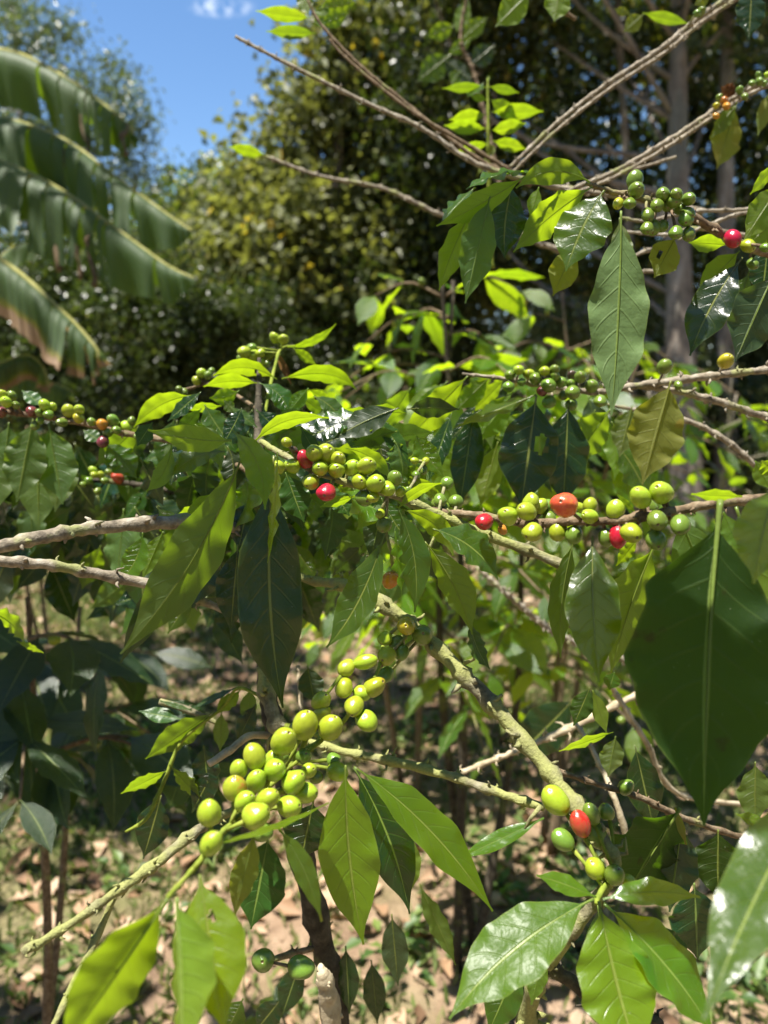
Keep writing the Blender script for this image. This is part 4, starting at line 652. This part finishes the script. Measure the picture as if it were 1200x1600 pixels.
for q in range(60):
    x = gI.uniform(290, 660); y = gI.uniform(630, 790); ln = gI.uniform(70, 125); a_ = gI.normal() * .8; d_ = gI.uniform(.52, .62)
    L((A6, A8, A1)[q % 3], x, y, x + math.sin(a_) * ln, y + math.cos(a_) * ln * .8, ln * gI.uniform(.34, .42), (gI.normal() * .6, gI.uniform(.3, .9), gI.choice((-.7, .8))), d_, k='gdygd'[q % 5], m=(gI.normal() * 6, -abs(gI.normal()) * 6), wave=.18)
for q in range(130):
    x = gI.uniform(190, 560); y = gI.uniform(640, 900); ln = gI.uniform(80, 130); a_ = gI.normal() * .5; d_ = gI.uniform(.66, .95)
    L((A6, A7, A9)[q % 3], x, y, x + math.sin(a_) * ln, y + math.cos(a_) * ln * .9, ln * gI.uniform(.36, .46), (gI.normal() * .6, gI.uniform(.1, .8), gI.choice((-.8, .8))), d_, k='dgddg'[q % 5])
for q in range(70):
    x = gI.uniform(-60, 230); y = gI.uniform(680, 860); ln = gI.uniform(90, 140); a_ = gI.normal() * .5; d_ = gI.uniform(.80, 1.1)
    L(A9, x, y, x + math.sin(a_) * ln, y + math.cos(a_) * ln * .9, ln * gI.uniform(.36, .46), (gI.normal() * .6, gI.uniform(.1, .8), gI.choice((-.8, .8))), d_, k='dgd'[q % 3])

# ------------------------------------------------------------------ the coffee shrub that reaches in from the right
rb = P(1420, 900, .62); rb = np.array((rb[0], rb[1], 0.0))
right = thing('coffee_shrub', 'coffee shrub reaching in from the right with the big dark leaf and coral red cherry', 'coffee shrub', rb)
zt = P(1420, 100, .70); c = spline([rb, rb + (0.02, 0, .8), (rb + zt) / 2 + (0, .03, .3), zt], 60); mt = MB(); mt.tube(c, np.linspace(.013, .004, 60), 12, rough=.07); mt.build('trunk', BK['lich'], right, rb)
B1 = branch(right, [(1420, 765, .55, 11), (1300, 770, .46, 13), (1200, 778, .40, 14), (1120, 787, .385, 14), (1040, 800, .39, 14), (960, 814, .40, 14), (890, 815, .415, 13), (820, 818, .43, 12), (760, 806, .45, 11), (690, 800, .475, 9), (640, 790, .50, 7)], 'brown', 1.0, cd=.405, cherries=[
 (794, 806, 30, 'g', .425), (823, 799, 31, 'g', .42), (830, 786, 28, 'g', .432), (843, 792, 25, 'g', .435), (855, 790, 21, 'd', .44), (882, 789, 41, 'c', .395, 1.2), (903, 812, 22, 'd', .42), (922, 790, 23, 'g', .41), (922, 807, 25, 'g', .402), (903, 793, 18, 'g', .425), (962, 797, 27, 'g', .40, 1.2), (832, 832, 30, 'g', .415), (872, 830, 28, 'g', .42), (897, 835, 26, 'd', .415), (757, 815, 27, 'r', .437), (785, 828, 15, 'o', .45), (947, 840, 26, 'd', .405), (966, 838, 31, 'r', .40), (987, 832, 32, 'g', .388), (1001, 777, 35, 'g', .385, 1.15), (1034, 770, 36, 'g', .385, 1.12), (1027, 813, 33, 'd', .38), (1063, 820, 32, 'd', .38, 1.2), (1025, 843, 32, 'd', .385), (1013, 793, 25, 'd', .40), (858, 808, 20, 'd', .435), (812, 815, 16, 'd', .44), (1045, 808, 22, 'd', .395)])
L(B1, 992, 800, 965, 773, 10, 'G', .40, k='y'); L(B1, 1124, 782, 1100, 1290, 232, (0, .66, -.75), .355, .325, k='k', pet=.10, m=(-6, -10), wave=.13, fold=.12, curl=.2)
L(B1, 926, 838, 936, 1066, 84, (-.08, .5, .85), .405, .37, m=(-4, 0), k='g', fold=.15); L(B1, 897, 842, 876, 1028, 40, (-.4, .25, -.85), .44, k='g', m=(-8, 0)); L(B1, 1024, 848, 955, 1050, 76, (-.3, .5, -.8), .42, k='y', m=(-6, 0)); L(B1, 996, 842, 963, 884, 22, 'G', .42, k='y')
L(B1, 1150, 792, 1218, 1170, 130, (.35, .4, -.85), .375, k='y', m=(14, 0)); L(B1, 1215, 752, 1178, 912, 84, (-.1, .75, .65), .325, .30, k='y', m=(-4, 0), wave=.2, label='pale blurred lime leaf with a browned tip'); L(B1, 1130, 800, 1156, 862, 30, 'H', .36, k='y'); L(B1, 1160, 776, 1080, 772, 20, 'G', .36, k='y'); L(B1, 1190, 720, 1215, 740, 34, 'G', .42, k='y')
L(B1, 1060, 800, 1140, 1000, 90, (.2, .3, -.9), .40, k='g')
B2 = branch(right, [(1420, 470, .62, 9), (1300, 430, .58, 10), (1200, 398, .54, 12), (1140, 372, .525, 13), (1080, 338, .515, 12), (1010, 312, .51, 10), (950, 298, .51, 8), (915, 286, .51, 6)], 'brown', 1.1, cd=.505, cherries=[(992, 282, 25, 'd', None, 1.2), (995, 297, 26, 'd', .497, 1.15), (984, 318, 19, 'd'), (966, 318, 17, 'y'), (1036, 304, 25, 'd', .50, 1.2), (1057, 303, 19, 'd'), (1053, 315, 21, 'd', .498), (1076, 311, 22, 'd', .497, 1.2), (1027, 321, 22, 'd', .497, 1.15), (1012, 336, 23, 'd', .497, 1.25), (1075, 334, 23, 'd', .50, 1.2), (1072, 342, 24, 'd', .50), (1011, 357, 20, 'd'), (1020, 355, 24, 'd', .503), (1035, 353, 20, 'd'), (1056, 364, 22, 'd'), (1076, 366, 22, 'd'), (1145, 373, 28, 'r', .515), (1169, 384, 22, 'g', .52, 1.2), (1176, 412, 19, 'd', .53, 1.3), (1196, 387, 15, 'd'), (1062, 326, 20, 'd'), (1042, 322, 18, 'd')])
L(B2, 922, 285, 806, 294, 40, 'H', .495, m=(0, -22), k='y', wave=.2); L(B2, 820, 276, 682, 353, 38, 'G', .50, m=(0, 4), k='y', wave=.16); L(B2, 838, 268, 728, 296, 44, (-.2, .85, .45), .53, k='g', m=(-4, -8)); L(B2, 742, 292, 690, 346, 34, (-.4, .8, .4), .54, k='g')
L(B2, 738, 325, 686, 454, 38, (-.6, .35, -.7), .51, k='y', m=(-6, 6)); L(B2, 766, 305, 727, 474, 56, (-.35, .3, -.88), .50, k='g'); L(B2, 802, 285, 789, 404, 64, (.15, .1, .97), .515, k='d', m=(-6, 0)); L(B2, 925, 292, 802, 394, 52, (-.25, .65, -.7), .505, k='y', m=(-4, -4), wave=.16); L(B2, 842, 292, 828, 340, 22, 'H', .52, k='y')
L(B2, 944, 297, 884, 424, 84, (-.15, .62, .77), .485, k='g', m=(-4, -4), wave=.12, fold=.1); L(B2, 970, 330, 955, 650, 90, (-.1, -.30, -.95), .465, k='u', pet=.08, m=(4, 0), curl=.12, fold=.1); L(B2, 898, 385, 864, 462, 46, 'H', .52, k='o'); L(B2, 968, 340, 975, 440, 34, (.2, .3, -.9), .475, k='s')
L(B2, 1056, 370, 1022, 434, 50, 'H', .52, k='o', holes=[(.7, .5, .1, .09)]); L(B2, 1136, 382, 1076, 379, 28, 'G', .53, k='y'); L(B2, 1156, 392, 1088, 460, 42, 'H', .54, k='y'); L(B2, 1160, 402, 1078, 556, 64, (-.35, .35, .87), .52, k='d', m=(-8, 0)); L(B2, 1170, 425, 1144, 510, 38, (.3, .6, .7), .53, k='g'); L(B2, 1210, 425, 1148, 566, 76, (-.1, .3, -.93), .50, k='d'); L(B2, 1222, 285, 1162, 376, 46, 'H', .52, k='y'); L(B2, 1236, 330, 1158, 388, 54, 'H', .53, k='y'); L(B2, 1214, 255, 1172, 304, 20, 'G', .52, k='y'); L(B2, 1200, 380, 1190, 470, 50, 'F', .56, k='d')
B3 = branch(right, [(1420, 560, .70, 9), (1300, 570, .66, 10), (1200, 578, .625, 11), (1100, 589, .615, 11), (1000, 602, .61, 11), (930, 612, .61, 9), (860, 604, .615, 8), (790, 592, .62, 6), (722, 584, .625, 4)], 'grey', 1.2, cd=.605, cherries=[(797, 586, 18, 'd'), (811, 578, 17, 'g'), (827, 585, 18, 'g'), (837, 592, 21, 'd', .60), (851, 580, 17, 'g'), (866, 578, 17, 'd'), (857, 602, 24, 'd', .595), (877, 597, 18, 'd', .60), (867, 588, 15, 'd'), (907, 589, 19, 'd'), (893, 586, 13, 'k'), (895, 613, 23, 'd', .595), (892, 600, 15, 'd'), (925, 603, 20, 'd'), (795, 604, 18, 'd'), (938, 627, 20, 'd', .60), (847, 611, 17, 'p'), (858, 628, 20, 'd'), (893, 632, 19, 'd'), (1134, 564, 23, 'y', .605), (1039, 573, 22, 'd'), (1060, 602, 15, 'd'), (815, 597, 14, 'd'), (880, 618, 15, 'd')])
B3a = branch(right, [(1420, 690, .72, 9), (1300, 670, .68, 10), (1200, 652, .645, 11), (1120, 627, .63, 11), (1050, 610, .62, 9), (1000, 604, .612, 8)], 'grey', 1.1)
B3b = branch(right, [(1420, 850, .78, 9), (1300, 790, .74, 9), (1200, 742, .71, 9), (1140, 692, .70, 9), (1080, 660, .70, 8), (1010, 644, .69, 7), (950, 632, .68, 4)], 'grey', 1.0)
for a in ((732, 586, 622, 702, 48, (-.3, .55, -.75), 'y', .63), (764, 590, 712, 642, 34, 'H', 'y', .63), (788, 592, 738, 645, 26, 'G', 'y', .64), (838, 616, 710, 668, 28, (-.1, .9, .35), 'g', .60), (706, 645, 669, 754, 32, (-.5, .2, .8), 'd', .62), (742, 635, 718, 794, 50, (.1, .1, 1), 'd', .61), (802, 612, 742, 694, 44, 'H', 'y', .62), (778, 690, 750, 794, 42, (.2, .4, -.9), 'y', .66), (838, 618, 814, 796, 92, (-.1, .12, .98), 'd', .575), (888, 628, 880, 796, 70, (.15, .1, .98), 'd', .60), (954, 638, 893, 724, 54, (-.3, .45, -.85), 'y', .63), (988, 634, 968, 714, 44, 'H', 's', .64), (930, 640, 905, 700, 40, 'H', 'y', .66), (820, 640, 800, 700, 50, 'H', 'y', .68), (690, 600, 650, 660, 30, 'H', 'y', .70), (1048, 595, 1004, 756, 84, (-.05, .3, -.95), 'o', .585), (770, 620, 700, 690, 30, 'F', 'd', .65), (1180, 720, 1205, 765, 30, 'G', 'y', .5)):
    L(B3, *a[:5], a[5], a[7], k=a[6], holes=[(.72, .42, .13, .09)] if a[0] == 838 and a[4] == 92 else ())
for q in range(34):
    x = gI.uniform(640, 980); y = gI.uniform(590, 700); ln = gI.uniform(75, 130); a_ = gI.normal() * .45 - .1; d_ = gI.uniform(.66, .80)
    L(B3, x, y, x + math.sin(a_) * ln, y + math.cos(a_) * ln, ln * gI.uniform(.34, .42), (gI.normal() * .5, gI.uniform(.3, .9), gI.choice((-.8, .7))), d_, k='ygydg'[q % 5], m=(gI.normal() * 5, -4), wave=.18)
def thin(par, pts, d, th, mat='grey', knots=1.2, dbl=0, **kw):
    o = branch(par, [(x, y, d + .0004 * i_, th * (1 - .45 * i_ / (len(pts) - 1))) for i_, (x, y) in enumerate(pts)], mat, knots, **kw)
    if dbl: branch(par, [(x + dbl * .5, y + dbl, d + .012, th * .8 * (1 - .45 * i_ / (len(pts) - 1))) for i_, (x, y) in enumerate(pts)], mat, knots)
    return o
B4 = thin(right, [(1420, -150), (1200, -40), (1100, 22), (1030, 78), (950, 130), (870, 192), (796, 262)], .78, 9, dbl=8, cd=.77, cherries=[(1089, 21, 11, 'd'), (1096, 18, 14, 'd')])
B5 = thin(right, [(1420, 40), (1200, 125), (1120, 170), (1050, 216), (960, 268), (880, 304), (800, 370)], .76, 9, dbl=7, cd=.755, cherries=[(1124, 152, 11, 'd'), (1131, 157, 12, 'o'), (1135, 166, 13, 'o', .75, 1.3), (1119, 165, 10, 'y'), (1119, 181, 10, 'o'), (1156, 141, 12, 'd'), (1164, 151, 11, 'd'), (1185, 117, 10, 'd'), (1199, 117, 10, 'g'), (1187, 127, 13, 'd'), (1175, 130, 10, 'd'), (1194, 130, 11, 'd')])
L(B5, 1150, 165, 1120, 264, 50, (-.2, .35, -.9), .77, k='o'); L(B5, 1152, 160, 1112, 215, 24, 'H', .76, k='y'); L(B5, 1205, 140, 1184, 212, 22, 'H', .76, k='o'); L(B5, 1150, 148, 1126, 136, 22, 'H', .75, k='b', wave=.5); L(B5, 1175, -25, 1170, 62, 44, 'F', .70, k='d'); L(B4, 1006, 22, 974, 50, 26, 'H', .9, k='o'); L(B4, 1004, 20, 1076, 37, 17, 'G', .9, k='g'); L(B4, 1110, -10, 1085, 8, 20, 'H', .76, k='o'); L(B4, 960, 14, 985, 22, 12, 'H', .9, k='o')
B6 = thin(right, [(1100, 330), (960, 306), (860, 290), (745, 256), (660, 201), (560, 155), (440, 95), (368, 57)], .86, 9, cd=.8)
B7 = thin(right, [(830, 290), (760, 256), (700, 215), (620, 150), (565, 105), (520, 60), (490, 20), (470, -30)], .90, 7, 'brown', .8)
B7b = thin(right, [(800, 268), (745, 235), (650, 178), (580, 125), (535, 85), (515, 62)], .89, 6, 'brown', .8)
for a in ((494, 52, 416, 49, 20, 'G', 'g'), (486, 28, 400, 17, 22, 'G', 'y'), (500, 46, 508, 4, 28, 'H', 'y'), (498, 14, 556, 4, 32, 'H', 'y'), (500, 40, 545, 20, 24, 'H', 'y'), (482, 24, 470, -20, 26, 'H', 'y'), (488, 40, 512, 26, 14, 'H', 'y')): L(B7, *a[:5], a[5], .92, k=a[6])
B8 = thin(right, [(900, 400), (800, 366), (690, 336), (600, 295), (500, 275), (412, 243)], 1.15, 8, cd=1.1); L(B8, 415, 242, 357, 229, 18, 'G', 1.15, k='y')
for pts, d, th in (([(1420, 300), (1200, 325), (1085, 331), (1010, 345), (970, 340)], .70, 7), ([(1420, 350), (1200, 330), (1110, 350), (1060, 375)], .68, 7), ([(1420, 420), (1120, 360), (1045, 367), (975, 362)], .72, 7), ([(1055, 385), (1010, 392), (978, 408)], .8, 7), ([(1048, 424), (1010, 424), (972, 430)], .8, 6), ([(1056, 245), (1000, 262), (930, 275)], .8, 5)): thin(right, pts, d, th)
SH = branch(right, [(770, 420, .98, 6), (765, 340, .97, 6), (764, 268, .96, 6), (763, 200, .95, 5), (762, 123, .95, 3)], 'green', .9, label='upright green shoot with opposite pairs of small leaves')
for a in ((760, 136, 691, 138, 15, 'G', 'g'), (756, 129, 729, 152, 20, (-.3, .7, .6), 'u'), (764, 135, 811, 145, 14, 'G', 'g'), (761, 156, 735, 150, 12, 'G', 'y'), (766, 155, 809, 186, 24, 'G', 'g'), (767, 175, 849, 174, 24, 'G', 'y'), (760, 179, 702, 187, 22, 'G', 'y'), (760, 201, 694, 196, 22, 'G', 'y'), (767, 204, 822, 193, 22, 'G', 'y'), (764, 224, 714, 236, 16, 'G', 'y'), (770, 220, 822, 233, 20, 'G', 'y'), (768, 224, 770, 243, 10, 'H', 'o'), (763, 126, 763, 118, 5, 'H', 'y')): L(SH, *a[:5], a[5], .955, k=a[6], wave=.14)
L(B6, 765, 240, 745, 275, 10, 'H', .9, k='o')
TP = thin(right, [(900, 30), (870, 12), (835, -20), (800, -60)], .85, 6, 'brown'); L(TP, 830, -14, 774, 42, 42, 'H', .82, k='y'); L(TP, 876, -22, 866, 34, 42, 'H', .82, k='y')
TQ = thin(right, [(790, 330), (745, 130), (720, 60), (735, -30)], 1.5, 7, 'brown')
for a in ((712, 52, 733, -2, 25, 'y'), (712, 40, 666, 58, 26, 'y'), (720, 62, 762, 26, 26, 'y'), (738, 60, 699, 86, 20, 'y'), (706, 84, 651, 128, 38, 'g'), (720, 110, 705, 132, 22, 'y'), (774, 70, 734, 102, 32, 'd'), (690, 90, 740, 130, 26, 'd')): L(TQ, *a[:5], 'H', 1.5, k=a[5])
# lower right
B9 = branch(right, [(1250, 1330, .56, 9), (1150, 1305, .52, 9), (1062, 1276, .49, 10), (1000, 1246, .475, 9), (920, 1221, .465, 8), (835, 1192, .455, 7)], 'brown', 1.0, cd=.47, cherries=[(978, 1230, 24, 'd', .47)])
B10 = branch(right, [(1300, 1010, .85, 9), (1180, 1040, .80, 9), (1090, 1062, .76, 10), (1000, 1085, .75, 10), (880, 1142, .74, 10), (790, 1180, .74, 8), (700, 1215, .75, 7)], 'pale', 1.4)
B11 = branch(right, [(1200, 1260, .8, 7), (1060, 1240, .72, 7), (1010, 1160, .70, 9), (960, 1080, .70, 8), (950, 1060, .70, 6)], 'pale', .8)
B12 = branch(right, [(1000, 1400, .62, 8), (968, 1270, .60, 9), (930, 1180, .62, 8), (900, 1130, .64, 6)], 'pale', .9)
B13 = branch(right, [(1200, 1120, 1.2, 9), (960, 1025, 1.1, 8), (870, 990, 1.05, 8), (800, 935, 1.0, 8), (745, 885, 1.0, 6)], 'grey', 1.5)
for a in ((922, 1074, 896, 1134, 34, (.1, .4, .9), 'u', .52), (926, 1078, 948, 1146, 24, 'H', 'y', .52), (958, 1144, 873, 1174, 14, 'G', 'y', .52), (962, 1150, 950, 1214, 36, 'H', 's', .54), (992, 1165, 1022, 1296, 54, (0, .2, .95), 'd', .56), (1062, 1262, 976, 1402, 100, (-.25, .4, -.9), 'k', .45), (1066, 1285, 1046, 1425, 66, (.2, .2, -.95), 'd', .46), (1122, 1296, 1122, 1406, 76, (.2, .3, -.9), 'k', .47), (1150, 1272, 1206, 1292, 20, 'U', 'y', .40), (1172, 1290, 1178, 1335, 24, 'H', 'o', .42), (1055, 1262, 1072, 1320, 12, 'H', 'o', .45), (850, 1278, 712, 1344, 26, (-.1, .55, .8), 'y', .43), (1000, 1440, 1092, 1548, 66, (.1, .55, .83), 'u', .42), (1085, 1380, 1090, 1500, 80, 'F', 'd', .52), (960, 1050, 952, 1078, 26, 'U', 'g', .46), (1180, 1190, 1180, 1290, 50, 'H', 'g', .5), (900, 1090, 800, 1190, 70, 'F', 'd', .9)):
    L(B9, *a[:5], a[5], a[7], k=a[6])
C1 = branch(main, [(962, 1350, .415, 12), (948, 1378, .40, 10), (935, 1400, .39, 8), (932, 1412, .385, 6)], 'green', .6, cd=.41, cherries=[(869, 1252, 42, 'g', .415, 1.22), (907, 1287, 34, 'r', .405, 1.25), (880, 1313, 33, 'd', .405, 1.15), (924, 1272, 30, 'd', .415, 1.3), (948, 1269, 25, 'd', .42), (932, 1304, 36, 'd', .42, 1.25), (930, 1357, 32, 'g', .40), (960, 1367, 32, 'd', .395), (982, 1376, 21, 'g', .40)])
L(C1, 928, 1404, 702, 1592, 100, (-.6, .45, .7), .375, .345, k='m', m=(-12, -14), fold=.22, wave=.10, label='broad glossy green leaf with a small brown spot'); L(C1, 932, 1402, 838, 1368, 30, (0, .8, .55), .38, k='y', m=(-4, -4)); L(C1, 942, 1405, 1094, 1402, 40, (.05, .8, .6), .375, k='y', m=(0, -10), wave=.2); L(C1, 936, 1408, 1000, 1660, 118, (.15, .55, .82), .365, .335, k='n', m=(-4, 4)); L(C1, 944, 1412, 1118, 1620, 80, (.45, .6, .65), .37, .35, k='y', m=(10, -6), fold=.3); L(C1, 934, 1415, 948, 1560, 56, 'F', .40, k='d')
L(C1, 812, 1500, 762, 1616, 56, (-.1, .5, .85), .40, k='g'); L(C1, 850, 1490, 830, 1570, 30, 'H', .41, k='y')
L(B9, 1300, 1180, 1100, 1594, 105, (-.33, .74, .59), .29, .225, k='g', m=(-12, 0), fold=.25, label='large blurred leaf with a white sheen at the right edge')

# ------------------------------------------------------------------ unseen leafy boughs added above the view to shade the dark leaves
SV = np.array(SUN)
def shade_bough(par, start, targets, r=.004):
    pts = []
    for (x, y, d, sz) in targets:
        q = P(x, y, d); h = .05
        while True:
            p = q + SV * h; rel = p - CAM; fz = rel @ FW; yy = 800 - (rel @ UP) / fz * F if fz > .02 else -9999
            if yy < -170 or h > 3: break
            h += .02
        pts.append((q + SV * (h + .06), sz))
    st = np.asarray(start, float); c = spline([st] + [p + (0, 0, .03) for p, _ in pts], 14 * len(pts)); m = MB(); m.tube(c, np.linspace(r, r * .4, len(c)), 7, rough=.06); o = m.build('branch', BK['brown'], par, c[0])
    for k_, (p, sz) in enumerate(pts):
        side = np.array((math.cos(k_ * 2.1), math.sin(k_ * 2.1), 0.0)); side -= SV * (side @ SV); side /= np.linalg.norm(side)
        gleaf(o, p - side * sz * .5, side, SV, sz, 'g', k_ % 14); gleaf(o, p - side * sz * .5 + (0, 0, .01), np.cross(SV, side) + side * .3, SV, sz * .8, 'g', (k_ + 5) % 14)
shade_bough(right, (1.1, .45, 1.75), [(1085, 960, .330, .10), (1120, 1080, .33, .10), (1060, 1040, .33, .05), (1165, 1130, .335, .09), (1120, 1200, .325, .07)])
shade_bough(right, (.9, .6, 1.9), [(815, 720, .56, .09), (735, 740, .59, .09), (795, 360, .51, .09)])
shade_bough(right, (-.9, .25, 2.0), [(250, 930, .43, .07), (300, 900, .53, .12), (365, 920, .52, .13), (440, 1000, .43, .06), (430, 840, .43, .07)])
shade_bough(left_shrub, (-.75, .9, 1.5), [(60, 1000, .9, .16), (140, 1040, .95, .16), (60, 1130, .9, .18), (0, 1180, .9, .18), (120, 1160, .9, .14), (20, 1270, .9, .18), (60, 900, .85, .16), (150, 930, .85, .14), (-60, 1080, .95, .2)])
